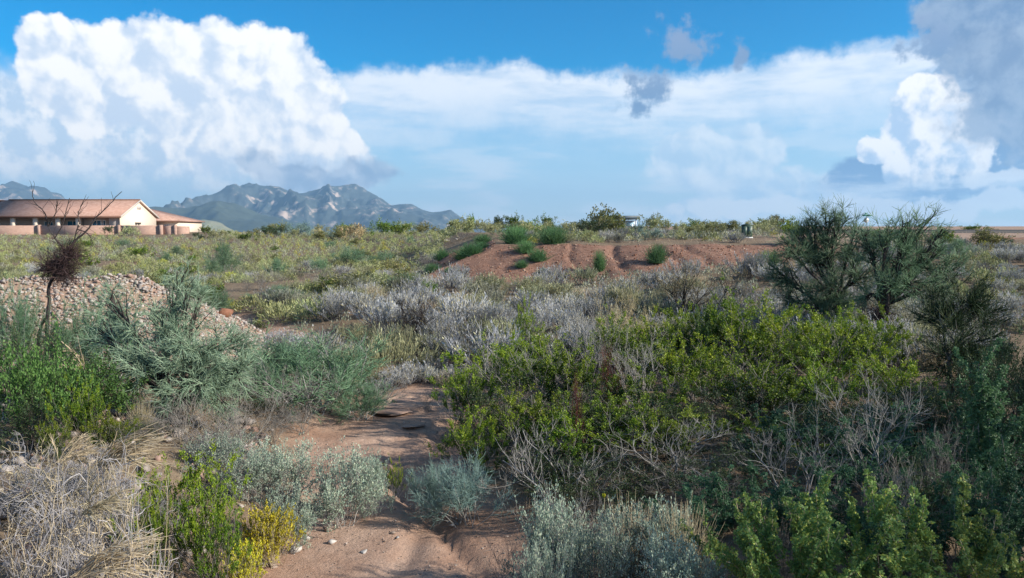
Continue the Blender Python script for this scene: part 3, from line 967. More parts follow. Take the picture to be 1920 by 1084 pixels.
# ------------------------------------------------------------------ utility cabinet
def build_cabinet():
    d = 57.0
    x = X(1399, d)
    g = ground_z(x, d)
    m_g = principled('utility_green', lambda T: T.mix(T.noise(pos(T), 3.0), (0.045, 0.085, 0.065), (0.06, 0.105, 0.085)), 0.5, 0.4)
    c = empty('utility_cabinet', (x, d, g), R(-14))
    h = 0.98
    MB().box(-0.36, 0.36, -0.33, 0.33, 0.06, h - 0.09).build('body', m_g, c)
    MB().prism([(-0.38, h - 0.087), (0.38, h - 0.087), (0.38, h - 0.03), (0.0, h + 0.02), (-0.38, h - 0.03)], 'y', -0.36, 0.36).build('lid', m_g, c)
    MB().box(-0.42, 0.42, -0.4, 0.4, -0.15, 0.057).build('base_pad', m_white, c)
    MB().box(-0.31, -0.01, -0.345, -0.333, 0.14, h - 0.16).build('door', m_g, c)
    MB().box(0.01, 0.31, -0.345, -0.333, 0.14, h - 0.16).build('door', m_g, c)
    tag(c, 'dark green metal utility cabinet among the bushes by the road', 'utility box')


build_cabinet()


# ------------------------------------------------------------------ town far down the valley
def build_town():
    specs = [(452, 436, 2300, 26, 5, m_white), (486, 433, 2100, 22, 6, m_white), (470, 437, 2050, 18, 4, m_wall)]
    lab = ['tiny white building far off at the foot of the dark hill, leftmost of the three', 'tiny white building far off beside the skyline bushes, tallest of the three', 'tiny tan building far off between two white ones']
    for k, (px, py, d, w, h, m) in enumerate(specs):
        t = empty('distant_building', (X(px, d), d, Z(py, d) - h))
        MB().box(-w / 2, w / 2, -6, 6, -8, h * 0.75).build('wall', m, t)
        MB().prism([(-w / 2 - 1, h * 0.75), (w / 2 + 1, h * 0.75), (w / 2 - 3, h), (-w / 2 + 3, h)], 'y', -7, 7).build('roof', m_frame, t)
        tag(t, lab[k], 'building', 'buildings of the far town')


build_town()


# ================================================================== plants: growing
def nrm(v):
    return v / np.maximum(np.linalg.norm(v, axis=-1, keepdims=True), 1e-9)


def rdir(rng, n):
    return nrm(rng.normal(size=(n, 3)))


UPV = np.array([0, 0, 1.0])


def cone(rng, n, lo, hi):
    """directions between lo and hi degrees from the vertical"""
    th = np.radians(rng.uniform(lo, hi, n))
    ph = rng.uniform(0, 2 * np.pi, n)
    return np.stack([np.sin(th) * np.cos(ph), np.sin(th) * np.sin(ph), np.cos(th)], -1)


def grow(P0, D, L, K, curl, up, rng):
    P0 = np.array(P0, float)
    d = nrm(np.array(D, float))
    out = [P0]
    L = np.broadcast_to(np.asarray(L, float), (len(P0),))
    for k in range(K):
        d = nrm(d + rng.normal(0, curl, d.shape) + up * UPV)
        P0 = P0 + d * (L / K)[:, None]
        out.append(P0)
    return np.stack(out, 1)


def pick(P, n, rng, t0=0.0, t1=1.0):
    K = P.shape[1] - 1
    i = rng.integers(0, len(P), n)
    t = rng.uniform(t0, t1, n) * K
    k = np.minimum(t.astype(int), K - 1)
    f = (t - k)[:, None]
    a, b = P[i, k], P[i, k + 1]
    return a + (b - a) * f, nrm(b - a)


def strands(mb, P, r0, r1, sides=3, mi=0):
    N, K1, _ = P.shape
    t = np.gradient(P, axis=1)
    t = nrm(t)
    ref = np.where(np.abs(t[:, :1, 2:3]) > 0.8, np.array([1.0, 0.2, 0]), np.array([0.1, 0.2, 1.0]))
    n1 = nrm(np.cross(t, np.broadcast_to(ref, t.shape)))
    n2 = np.cross(t, n1)
    r0 = np.broadcast_to(np.asarray(r0, float), (N,))[:, None]
    r1 = np.broadcast_to(np.asarray(r1, float), (N,))[:, None]
    rr = r0 + (r1 - r0) * np.linspace(0, 1, K1)[None, :]
    ang = np.arange(sides) * 2 * np.pi / sides
    V = P[:, :, None, :] + rr[:, :, None, None] * (np.cos(ang)[None, None, :, None] * n1[:, :, None, :] + np.sin(ang)[None, None, :, None] * n2[:, :, None, :])
    base = (np.arange(N) * K1 * sides)[:, None, None]
    k = (np.arange(K1 - 1) * sides)[None, :, None]
    s = np.arange(sides)[None, None, :]
    s2 = (s + 1) % sides
    q = np.stack([base + k + s, base + k + s2, base + k + sides + s2, base + k + sides + s], -1).reshape(-1, 4)
    mb.add(V.reshape(-1, 3), q, mi)


def leaves(mb, pos_, dr, L, Wd, rng, mi=0):
    n = len(pos_)
    dr = nrm(dr)
    sd = nrm(np.cross(dr, rdir(rng, n)))
    L = np.broadcast_to(np.asarray(L, float), (n,))[:, None]
    Wd = np.broadcast_to(np.asarray(Wd, float), (n,))[:, None]
    mid = pos_ + dr * L * 0.55
    V = np.stack([pos_, mid + sd * Wd * 0.5, pos_ + dr * L, mid - sd * Wd * 0.5], 1).reshape(-1, 3)
    mb.add(V, np.arange(4 * n).reshape(n, 4), mi)


def tube(mb, pts, r0, r1, sides=6, mi=0, sub=4, rng=None, wob=0.0):
    """a limb through the given points, smoothed"""
    p = np.array(pts, float)
    t = np.linspace(0, len(p) - 1, (len(p) - 1) * sub + 1)
    i = np.clip(t.astype(int), 0, len(p) - 2)
    f = (t - i)[:, None]
    pm = np.vstack([2 * p[0] - p[1], p, 2 * p[-1] - p[-2]])
    a, b, c, d = pm[i], pm[i + 1], pm[i + 2], pm[i + 3]
    q = 0.5 * (2 * b + (c - a) * f + (2 * a - 5 * b + 4 * c - d) * f ** 2 + (3 * b - a - 3 * c + d) * f ** 3)
    if rng is not None and wob:
        q[1:-1] += rng.normal(0, wob, q[1:-1].shape)
    strands(mb, q[None], r0, r1, sides, mi)
    return q[None]


# ------------------------------------------------------------------ plant materials
def barkmat(name, a, b):
    return leafmat(name, a, b, None, 0.0, 0.85, 0.15, 0.15)


B_GREY = barkmat('grey_bark', (0.16, 0.145, 0.13), (0.26, 0.24, 0.215))
B_DARK = barkmat('dark_bark', (0.035, 0.030, 0.028), (0.07, 0.058, 0.052))
B_PALE = barkmat('bleached_twig', (0.22, 0.21, 0.195), (0.36, 0.345, 0.32))
B_TAN = barkmat('straw_twig', (0.37, 0.30, 0.19), (0.54, 0.455, 0.31))
B_MAUVE = barkmat('grey_twig', (0.22, 0.21, 0.215), (0.38, 0.365, 0.37))
B_GSTEM = barkmat('grey_bush_stem', (0.085, 0.08, 0.08), (0.16, 0.15, 0.15))  # stem colour darkened to deepen the shade inside the bush
B_RUST = barkmat('rust_twig', (0.085, 0.028, 0.024), (0.14, 0.05, 0.04))
B_NEST = barkmat('dark_mistletoe', (0.045, 0.030, 0.030), (0.09, 0.06, 0.055))
L_CREO = leafmat('creosote_leaf', (0.040, 0.095, 0.009), (0.125, 0.20, 0.013), (0.24, 0.30, 0.025), objvar=0.38)
L_OLIVE = leafmat('olive_leaf', (0.12, 0.13, 0.035), (0.22, 0.225, 0.075), (0.30, 0.27, 0.10))
L_PALO = leafmat('paloverde_twig', (0.12, 0.20, 0.13), (0.33, 0.43, 0.29), None, 0.1, 0.6)
L_PALOD = leafmat('paloverde_dark_twig', (0.085, 0.175, 0.090), (0.19, 0.30, 0.17), None, 0.1, 0.6)
L_TEAL = leafmat('teal_twig', (0.12, 0.205, 0.175), (0.22, 0.31, 0.27), None, 0.1, 0.6)
L_BURS = leafmat('grey_bush_leaf', (0.25, 0.26, 0.275), (0.47, 0.48, 0.49), (0.44, 0.40, 0.22), 0.2, objvar=0.35, alt=(0.23, 0.235, 0.13))
L_FIELD = leafmat('pale_green_leaf', (0.235, 0.265, 0.115), (0.40, 0.42, 0.21), (0.44, 0.42, 0.18), 0.2, alt=(0.22, 0.235, 0.095))
L_YELF = leafmat('yellow_green_leaf', (0.26, 0.28, 0.05), (0.42, 0.40, 0.08), None, 0.2)
L_SALT = leafmat('silver_leaf', (0.19, 0.27, 0.20), (0.37, 0.45, 0.345), (0.48, 0.53, 0.38), 0.2)
L_MESQ = leafmat('mesquite_leaf', (0.030, 0.090, 0.048), (0.080, 0.165, 0.075), None, 0.3)
L_SHOOT = leafmat('fresh_mesquite_leaf', (0.14, 0.25, 0.07), (0.30, 0.42, 0.12), (0.45, 0.46, 0.09), 0.3)
L_TSHOOT = leafmat('tall_mesquite_leaf', (0.055, 0.135, 0.060), (0.13, 0.235, 0.10), None, 0.3)
L_BRIGHT = leafmat('bright_green_leaf', (0.055, 0.125, 0.028), (0.15, 0.245, 0.060), None, 0.3)
L_THIS = leafmat('thistle_blade', (0.050, 0.145, 0.055), (0.12, 0.24, 0.085), None, 0.2)
L_YEL = leafmat('yellow_bloom', (0.36, 0.35, 0.025), (0.58, 0.50, 0.04), None, 0.25)
L_TAND = leafmat('dry_tan_leaf', (0.36, 0.29, 0.14), (0.52, 0.43, 0.23), None, 0.15)
L_DARK = leafmat('dark_green_leaf', (0.028, 0.060, 0.024), (0.060, 0.095, 0.035), (0.09, 0.11, 0.04), 0.2)


# ------------------------------------------------------------------ kinds of plant.  Each returns [(part name, mesh)], height 1-ish metres
def k_bush(seed, lm, bm, H=1.7, ang=(8, 48), n=(14, 110, 620), l=(0.95, 0.42, 0.17), r=(0.012, 0.005, 0.0022), curl=(0.10, 0.16, 0.22), up=(0.05, 0.09, 0.10),
           nleaf=3600, leaf=(0.036, 0.016), t1=(0.35, 1.0), t2=(0.25, 1.0), spreadbase=0.12, jit=0.02, ldir=0.55, lb=None):
    rng = np.random.default_rng(seed)
    st, fo = MB(), MB()
    b = rng.normal(0, spreadbase, (n[0], 3))
    b[:, 2] = -0.05
    P0 = grow(b, cone(rng, n[0], *ang), H * l[0] * rng.uniform(0.75, 1.1, n[0]), 6, curl[0], up[0], rng)
    strands(st, P0, r[0], r[0] * 0.35, 4)
    a, t = pick(P0, n[1], rng, *t1)
    P1 = grow(a, t + 0.75 * rdir(rng, n[1]), H * l[1] * rng.uniform(0.5, 1.2, n[1]), 4, curl[1], up[1], rng)
    strands(st, P1, r[1], r[1] * 0.4, 3)
    a, t = pick(P1, n[2], rng, *t2)
    P2 = grow(a, t + 0.8 * rdir(rng, n[2]), H * l[2] * rng.uniform(0.5, 1.3, n[2]), 2, curl[2], up[2], rng)
    strands(st, P2, r[2], r[2] * 0.5, 3)
    out = [('stems', st.mesh('stems', bm))]
    if nleaf:
        a, t = pick(P2, nleaf, rng, 0.1, 1.05)
        a = a + rng.normal(0, jit, a.shape)
        leaves(fo, a, t * ldir + 0.6 * rdir(rng, nleaf) + 0.35 * UPV, leaf[0] * rng.uniform(0.6, 1.3, nleaf), leaf[1] * rng.uniform(0.7, 1.2, nleaf), rng)
        out.append(('foliage', fo.mesh('foliage', lm)))
    return out


L_CREOD = leafmat('creosote_shade_leaf', (0.030, 0.066, 0.010), (0.080, 0.125, 0.014), None, objvar=0.3)  # darker leaf for low tufts: natural variety with shade painted in
L_CREOB = leafmat('creosote_lit_tip_leaf', (0.125, 0.205, 0.012), (0.28, 0.345, 0.022), None, objvar=0.25)  # brighter leaf for high tufts: natural variety with light painted in


def k_creosote(seed):
    """open bush of many wands, leaves in upright tufts towards the tips"""
    rng = np.random.default_rng(seed)
    st, fo = MB(), MB()
    n0 = 20
    b = rng.normal(0, 0.14, (n0, 3)) * (1, 1, 0) - (0, 0, 0.05)
    P0 = grow(b, cone(rng, n0, 4, 64), 1.6 * rng.uniform(0.6, 1.08, n0), 7, 0.11, 0.05, rng)
    strands(st, P0, 0.011, 0.004, 4)
    n1 = 150
    a, t = pick(P0, n1, rng, 0.3, 1.0)
    P1 = grow(a, t + 0.65 * rdir(rng, n1), rng.uniform(0.25, 0.75, n1), 5, 0.14, 0.10, rng)
    strands(st, P1, 0.0045, 0.0018, 3)
    nt = 330
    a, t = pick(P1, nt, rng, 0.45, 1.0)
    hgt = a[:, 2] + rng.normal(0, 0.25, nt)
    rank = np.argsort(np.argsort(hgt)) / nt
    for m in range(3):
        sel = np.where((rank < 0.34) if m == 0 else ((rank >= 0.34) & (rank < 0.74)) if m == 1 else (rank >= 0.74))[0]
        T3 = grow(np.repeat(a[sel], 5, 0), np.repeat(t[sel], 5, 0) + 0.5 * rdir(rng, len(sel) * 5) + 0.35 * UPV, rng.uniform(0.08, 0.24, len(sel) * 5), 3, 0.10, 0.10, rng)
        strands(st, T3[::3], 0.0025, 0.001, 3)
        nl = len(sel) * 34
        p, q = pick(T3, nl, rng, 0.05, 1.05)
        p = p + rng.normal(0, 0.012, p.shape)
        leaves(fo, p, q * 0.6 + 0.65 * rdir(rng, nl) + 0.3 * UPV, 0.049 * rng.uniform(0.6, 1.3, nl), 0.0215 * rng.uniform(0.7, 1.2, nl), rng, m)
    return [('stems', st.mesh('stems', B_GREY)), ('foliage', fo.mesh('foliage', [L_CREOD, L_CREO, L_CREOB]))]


def k_olive(seed):
    return k_bush(seed, L_OLIVE, B_GREY, ang=(5, 60), nleaf=5200, leaf=(0.062, 0.028), n=(16, 110, 600), r=(0.011, 0.0042, 0.0018))


def k_darkbush(seed):
    return k_bush(seed, L_DARK, B_DARK, ang=(5, 75), nleaf=7000, leaf=(0.06, 0.028), n=(22, 150, 800))


def k_salt(seed):
    return k_bush(seed, L_SALT, B_PALE, H=0.8, ang=(5, 72), n=(26, 200, 1100), l=(0.85, 0.4, 0.16), r=(0.007, 0.003, 0.0016), nleaf=8000, leaf=(0.030, 0.017), jit=0.014,
                  spreadbase=0.10)


def k_grey(seed):
    """low grey bush of fine upright twigs"""
    rng = np.random.default_rng(seed)
    mb = MB()
    n0 = 60
    b = rng.normal(0, 0.10, (n0, 3)) * (1, 1, 0)
    P0 = grow(b, cone(rng, n0, 4, 70), 0.42 * rng.uniform(0.7, 1.1, n0), 3, 0.12, 0.10, rng)
    strands(mb, P0, 0.004, 0.002, 3, 0)
    n1 = 520
    a, t = pick(P0, n1, rng, 0.4, 1.0)
    P1 = grow(a, t + 0.5 * rdir(rng, n1) + 0.35 * UPV, rng.uniform(0.08, 0.20, n1), 2, 0.15, 0.12, rng)
    strands(mb, P1, 0.0035, 0.0016, 3, 1)
    n2 = 800
    a, t = pick(P1, n2, rng, 0.2, 1.0)
    leaves(mb, a, t + 0.5 * rdir(rng, n2) + 0.4 * UPV, rng.uniform(0.03, 0.07, n2), rng.uniform(0.008, 0.015, n2), rng, 1)
    return [('', mb.mesh('grey_bush', [B_GSTEM, L_BURS]))]


def small_dome(seed, n=95, h=0.5, w=0.55, lw=0.045, ll=0.13):
    """vertices and faces of a small far bush: blades all over a lumpy dome"""
    rng = np.random.default_rng(seed)
    mb = MB()
    d = cone(rng, n, 0, 88)
    lump = 0.72 + 0.28 * np.sin(3 * np.arctan2(d[:, 1], d[:, 0]) + seed) * d[:, 2]
    p = d * np.array([w, w, h]) * (lump * rng.uniform(0.45, 0.95, n))[:, None]
    leaves(mb, p, d + 0.45 * rdir(rng, n) + 0.55 * UPV, ll * rng.uniform(0.6, 1.3, n), lw * rng.uniform(0.6, 1.3, n), rng)
    return mb


def k_low(seed, mat):
    """pale low bush of the open field"""
    rng = np.random.default_rng(seed)
    mb = MB()
    b = rng.normal(0, 0.08, (24, 3)) * (1, 1, 0)
    P0 = grow(b, cone(rng, 24, 5, 78), 0.45 * rng.uniform(0.7, 1.1, 24), 3, 0.12, 0.08, rng)
    strands(mb, P0, 0.005, 0.002, 3, 0)
    n = 620
    d = cone(rng, n, 0, 88)
    lump = 0.75 + 0.25 * np.sin(3 * np.arctan2(d[:, 1], d[:, 0]) + seed * 1.7) * d[:, 2]
    p = d * np.array([0.5, 0.5, 0.42]) * (lump * rng.uniform(0.5, 1.0, n) ** 0.6)[:, None]
    leaves(mb, p, d + 0.6 * rdir(rng, n) + 0.5 * UPV, rng.uniform(0.05, 0.12, n), rng.uniform(0.012, 0.028, n), rng, 1)
    return [('', mb.mesh('low_bush', [B_GREY, mat]))]


def k_thistle(seed):
    """round green bush of fine upright blades"""
    rng = np.random.default_rng(seed)
    mb = MB()
    n = 950
    b = rng.normal(0, 0.13, (n, 3)) * (1, 1, 0)
    P = grow(b, cone(rng, n, 2, 72), 0.72 * rng.uniform(0.3, 1.1, n), 3, 0.15, 0.09, rng)
    P[:, :, 2] *= (0.75 + 0.4 * vnoise(P[:, 0, 0] * 9 + seed, P[:, 0, 1] * 9, 3))[:, None]
    strands(mb, P, 0.006, 0.003, 3)
    return [('', mb.mesh('thistle', L_THIS))]


def k_yellow(seed):
    rng = np.random.default_rng(seed)
    st, fo, fl = MB(), MB(), MB()
    n0 = 90
    b = rng.normal(0, 0.07, (n0, 3)) * (1, 1, 0)
    P0 = grow(b, cone(rng, n0, 3, 66), 0.5 * rng.uniform(0.8, 1.05, n0), 4, 0.07, 0.06, rng)
    strands(st, P0, 0.0035, 0.0015, 3)
    n1 = 700
    a, t = pick(P0, n1, rng, 0.35, 1.0)
    P1 = grow(a, t + 0.5 * rdir(rng, n1), rng.uniform(0.05, 0.13, n1), 2, 0.12, 0.12, rng)
    strands(st, P1, 0.0022, 0.0012, 3)
    a, t = pick(P1, 2200, rng, 0.0, 0.9)
    leaves(fo, a, t + 0.5 * rdir(rng, 2200), 0.03, 0.006, rng)
    a, t = pick(P1[rng.permutation(n1)[:560]], 4600, rng, 0.6, 1.1)
    a = a + rng.normal(0, 0.008, a.shape)
    leaves(fl, a, t + 0.7 * rdir(rng, 4600), 0.024, 0.018, rng)
    return [('stems', st.mesh('stems', B_TAN)), ('foliage', fo.mesh('foliage', L_OLIVE)), ('blossom', fl.mesh('blossom', L_YEL))]


def k_dead(seed, mat, H=1.3, ang=(10, 65), n=(9, 34, 150, 420), curl=0.20, up=0.06, r=0.011, name='branches'):
    """leafless shrub"""
    rng = np.random.default_rng(seed)
    st = MB()
    b = rng.normal(0, 0.08, (n[0], 3)) * (1, 1, 0) - (0, 0, 0.04)
    P = grow(b, cone(rng, n[0], *ang), H * rng.uniform(0.6, 1.05, n[0]), 8, curl, up, rng)
    strands(st, P, r, r * 0.35, 5)
    ln = 0.55
    for k in range(1, len(n)):
        a, t = pick(P, n[k], rng, 0.3, 0.98)
        P = grow(a, t + 0.75 * rdir(rng, n[k]), H * ln * rng.uniform(0.4, 1.1, n[k]), 5 if k == 1 else 3, curl * 1.1, up, rng)
        r *= 0.52
        strands(st, P, max(r, 0.0022), max(r * 0.4, 0.0014), 3)
        ln *= 0.5
    return [('', st.mesh(name, mat))]


def k_tangle(seed):
    """mat of dead twigs, grey and straw-coloured"""
    rng = np.random.default_rng(seed)
    mb = MB()
    n = 60
    b = rng.normal(0, 0.30, (n, 3)) * (1, 1, 0)
    P = grow(b, cone(rng, n, 5, 85), 0.75 * rng.uniform(0.5, 1.2, n), 6, 0.32, 0.0, rng)
    strands(mb, P, 0.006, 0.003, 4, 0)
    for m, num in ((0, 560), (1, 300)):
        a, t = pick(P, num, rng, 0.2, 1.0)
        Q = grow(a, t + 0.9 * rdir(rng, num), rng.uniform(0.12, 0.42, num), 3, 0.40, -0.02, rng)
        strands(mb, Q, 0.0042, 0.002, 3, m)
        a, t = pick(Q, num * 2, rng, 0.2, 1.0)
        Q2 = grow(a, t + 0.9 * rdir(rng, num * 2), rng.uniform(0.05, 0.16, num * 2), 2, 0.3, 0.0, rng)
        strands(mb, Q2, 0.0025, 0.0013, 3, m)
    return [('', mb.mesh('dry_brush', [B_MAUVE, B_TAN]))]


def k_fan(seed):
    """arching spray of straw-coloured stalks, leaning to +x"""
    rng = np.random.default_rng(seed)
    mb = MB()
    n = 26
    b = rng.normal(0, 0.05, (n, 3)) * (1, 1, 0)
    D = nrm(np.array([0.75, 0.0, 0.8]) + rng.normal(0, 0.28, (n, 3)))
    P = grow(b, D, rng.uniform(0.35, 0.62, n), 6, 0.07, -0.10, rng)
    strands(mb, P, 0.005, 0.0028, 3)
    m = 230
    a, t = pick(P, m, rng, 0.35, 1.0)
    Q = grow(a, t + 0.35 * rdir(rng, m) + (0.25, 0, -0.05), rng.uniform(0.10, 0.24, m), 3, 0.08, -0.06, rng)
    strands(mb, Q, 0.0062, 0.003, 3)
    return [('', mb.mesh('straw_spray', B_TAN))]


def k_grass(seed, mat):
    rng = np.random.default_rng(seed)
    mb = MB()
    n = 420
    b = rng.normal(0, 0.12, (n, 3)) * (1, 1, 0)
    P = grow(b, cone(rng, n, 3, 60), rng.uniform(0.25, 0.6, n), 3, 0.10, -0.06, rng)
    strands(mb, P, 0.0035, 0.0015, 3)
    return [('', mb.mesh('grass_clump', mat))]


def k_feather(seed, lm, bm, nst=9, H=1.1, ang=(3, 42), side=60, droop=0.02, lean=(0, 0, 0), ll=(0.05, 0.10)):
    """long shoots set with feathery pinnate leaves"""
    rng = np.random.default_rng(seed)
    st, fo = MB(), MB()
    b = rng.normal(0, 0.10, (nst, 3)) * (1, 1, 0)
    D = cone(rng, nst, *ang) + np.array(lean)
    P = grow(b, D, H * rng.uniform(0.45, 1.1, nst), 8, 0.11, droop, rng)
    strands(st, P, 0.009, 0.003, 4)
    a, t = pick(P, nst * 3, rng, 0.3, 0.9)
    P2 = grow(a, t + 0.6 * rdir(rng, nst * 3), H * rng.uniform(0.15, 0.4, nst * 3), 4, 0.08, 0.08, rng)
    strands(st, P2, 0.004, 0.002, 3)
    pa, ta = pick(P, nst * side, rng, 0.25, 1.0)
    pb, tb = pick(P2, nst * side, rng, 0.1, 1.0)
    p, t = np.vstack([pa, pb]), np.vstack([ta, tb])
    n = len(p)
    ax = nrm(t * 0.45 + 0.9 * rdir(rng, n) + 0.25 * UPV)
    sd = nrm(np.cross(ax, rdir(rng, n)))
    L = rng.uniform(*ll, n)
    for f in np.linspace(0.15, 1.0, 6):
        q = p + ax * (L * f)[:, None] - UPV * (L * f * f * 0.25)[:, None]
        for s in (-1, 1):
            leaves(fo, q, sd * s + ax * 0.45, 0.034 * (1.15 - 0.45 * f), 0.014, rng)
    return [('stems', st.mesh('stems', bm)), ('foliage', fo.mesh('foliage', lm))]


def k_lush(seed):
    """bright green bush of rounded leafy sprays"""
    return k_bush(seed, L_BRIGHT, B_DARK, H=1.3, ang=(5, 70), n=(14, 70, 420), l=(0.85, 0.5, 0.2), nleaf=8000, leaf=(0.050, 0.034), jit=0.035, ldir=0.3)


def k_broom(seed, lm=None, bm=None):
    """dense shrub of fine drooping green twigs"""
    rng = np.random.default_rng(seed)
    st, fo = MB(), MB()
    n0 = 26
    b = rng.normal(0, 0.16, (n0, 3)) * (1, 1, 0)
    P0 = grow(b, cone(rng, n0, 5, 72), 1.25 * rng.uniform(0.7, 1.05, n0), 6, 0.12, 0.05, rng)
    strands(st, P0, 0.012, 0.004, 4)
    a, t = pick(P0, 420, rng, 0.3, 1.0)
    P1 = grow(a, t + 0.8 * rdir(rng, 420), rng.uniform(0.15, 0.6, 420), 4, 0.24, 0.04, rng)
    strands(fo, P1, 0.004, 0.002, 3)
    a, t = pick(P1[rng.permutation(420)[:300]], 3400, rng, 0.1, 1.0)
    P2 = grow(a, t + 0.8 * rdir(rng, 3400), rng.uniform(0.06, 0.26, 3400), 2, 0.2, 0.03, rng)
    strands(fo, P2, rng.uniform(0.003, 0.006, 3400), 0.0018, 3)
    return [('stems', st.mesh('stems', bm or B_PALE)), ('foliage', fo.mesh('foliage', lm or L_PALOD))]


LIB = {}


def lib(kind, nvar, fn, seed0):
    """build nvar variants and remember their size"""
    out = []
    for k in range(nvar):
        parts = fn(seed0 + k * 101)
        lo, hi = np.full(3, 1e9), np.full(3, -1e9)
        for _, me in parts:
            co = np.empty(len(me.vertices) * 3, np.float32)
            me.vertices.foreach_get('co', co)
            co = co.reshape(-1, 3)
            lo, hi = np.minimum(lo, np.percentile(co, 1.5, axis=0)), np.maximum(hi, np.percentile(co, 98.5, axis=0))
        out.append((parts, hi[2], max(hi[0] - lo[0], hi[1] - lo[1])))
    LIB[kind] = out


def k_far(seed, lm, bm, ang=(5, 65)):
    return k_bush(seed, lm, bm, H=1.7, ang=ang, n=(12, 60, 260), nleaf=1500, leaf=(0.15, 0.075), jit=0.06, r=(0.014, 0.007, 0.004))


lib('fcreosote', 2, lambda s: k_far(s, L_CREO, B_GREY), 12)
lib('folive', 2, lambda s: k_far(s, L_OLIVE, B_GREY), 22)
lib('fdark', 2, lambda s: k_far(s, L_DARK, B_DARK, (5, 80)), 32)
lib('fsalt', 2, lambda s: k_far(s, L_FIELD, B_GREY, (5, 75)), 42)
lib('fbroom', 2, lambda s: k_far(s, L_TEAL, B_GREY, (5, 75)), 232)
lib('ftanbush', 2, lambda s: k_far(s, L_TAND, B_TAN, (5, 75)), 272)
lib('creosote', 4, k_creosote, 11)
lib('dark', 2, k_darkbush, 31)
lib('salt', 3, k_salt, 41)
lib('grey', 6, k_grey, 51)
lib('low', 5, lambda s: k_low(s, L_FIELD), 61)
lib('lowyel', 3, lambda s: k_low(s, L_YELF), 71)
lib('thistle', 3, k_thistle, 81)
lib('yellow', 2, k_yellow, 91)
lib('deadpale', 3, lambda s: k_dead(s, B_PALE), 111)
lib('deadarch', 2, lambda s: k_dead(s, B_PALE, 1.3, (35, 88), (9, 40, 150, 380), 0.20, 0.16, 0.014), 121)
lib('deadgrey', 2, lambda s: k_dead(s, B_GREY, 1.2, (5, 55), (16, 60, 240, 600), 0.16, 0.05, 0.008), 131)
lib('deaddark', 3, lambda s: k_dead(s, B_DARK, 1.5, (5, 50), (5, 22, 120, 420), 0.18, 0.07, 0.026), 141)
lib('rust', 1, lambda s: k_dead(s, B_RUST, 0.7, (5, 85), (26, 140, 700), 0.22, 0.03, 0.008), 151)
lib('tangle', 2, k_tangle, 161)
lib('fan', 3, k_fan, 171)
lib('tangrass', 3, lambda s: k_grass(s, B_TAN), 181)
lib('feather', 2, lambda s: k_feather(s, L_MESQ, B_GREY, 12, 1.2, (5, 60), 52), 191)
lib('shoot', 2, lambda s: k_feather(s, L_SHOOT, B_TAN, 9, 1.2, (12, 78), 80, 0.05, (0.15, 0, 0), ll=(0.035, 0.075)), 201)
lib('tallshoot', 2, lambda s: k_feather(s, L_TSHOOT, B_GREY, 7, 1.6, (2, 26), 120), 211)
lib('lush', 2, k_lush, 221)
lib('broom', 2, k_broom, 231)
lib('teal', 1, lambda s: k_broom(s, L_TEAL, B_PALE), 241)
lib('greenfeather', 1, lambda s: k_feather(s, L_BRIGHT, B_GREY, 10, 1.3, (5, 55), 60), 251)
lib('tantree', 1, lambda s: k_bush(s, L_TAND, B_DARK, H=1.8, ang=(5, 55), n=(6, 70, 500), l=(0.8, 0.42, 0.2), r=(0.03, 0.009, 0.003), nleaf=3600, leaf=(0.05, 0.012), t1=(0.45, 1.0)), 261)
lib('tanbush', 2, lambda s: k_bush(s, L_TAND, B_TAN, H=1.2, ang=(5, 75), n=(16, 110, 600), nleaf=3000, leaf=(0.05, 0.012)), 271)

RNG = np.random.default_rng(5)


def place(kind, name, x, y, h, w, label, cat, group=None, rz=None, var=None, dz=0.0, squash=None):
    """put a plant of the library at (x, y) with the given height and width in metres"""
    v = LIB[kind]
    parts, h0, w0 = v[int(RNG.integers(len(v))) if var is None else var % len(v)]
    sz = h / h0
    sx = w / w0
    g = ground_z(x, y) + dz
    rz = RNG.uniform(0, 2 * math.pi) if rz is None else rz
    if len(parts) == 1:
        o = bpy.data.objects.new(name, parts[0][1])
        link(o)
    else:
        o = bpy.data.objects.new(name, None)
        o.empty_display_size = 0.2
        link(o)
        for pn, me in parts:
            link(bpy.data.objects.new(pn, me), o)
    o.location = (x, y, g - 0.02)
    o.rotation_euler = (0, 0, rz)
    o.scale = (sx, sx, sz)
    return tag(o, label, cat, group)


def put(kind, name, px, d, top, wpx, label, cat, group=None, **kw):
    """the same, from where it stands in the picture: column, distance, row of its top and width"""
    x = X(px, d)
    h = max(0.15, Z(top, d) - ground_z(x, d), (0.62 if kind == 'thistle' else 0.3) * wpx * d / F)
    return place(kind, name, x, d, h, wpx * d / F, label, cat, group, **kw)


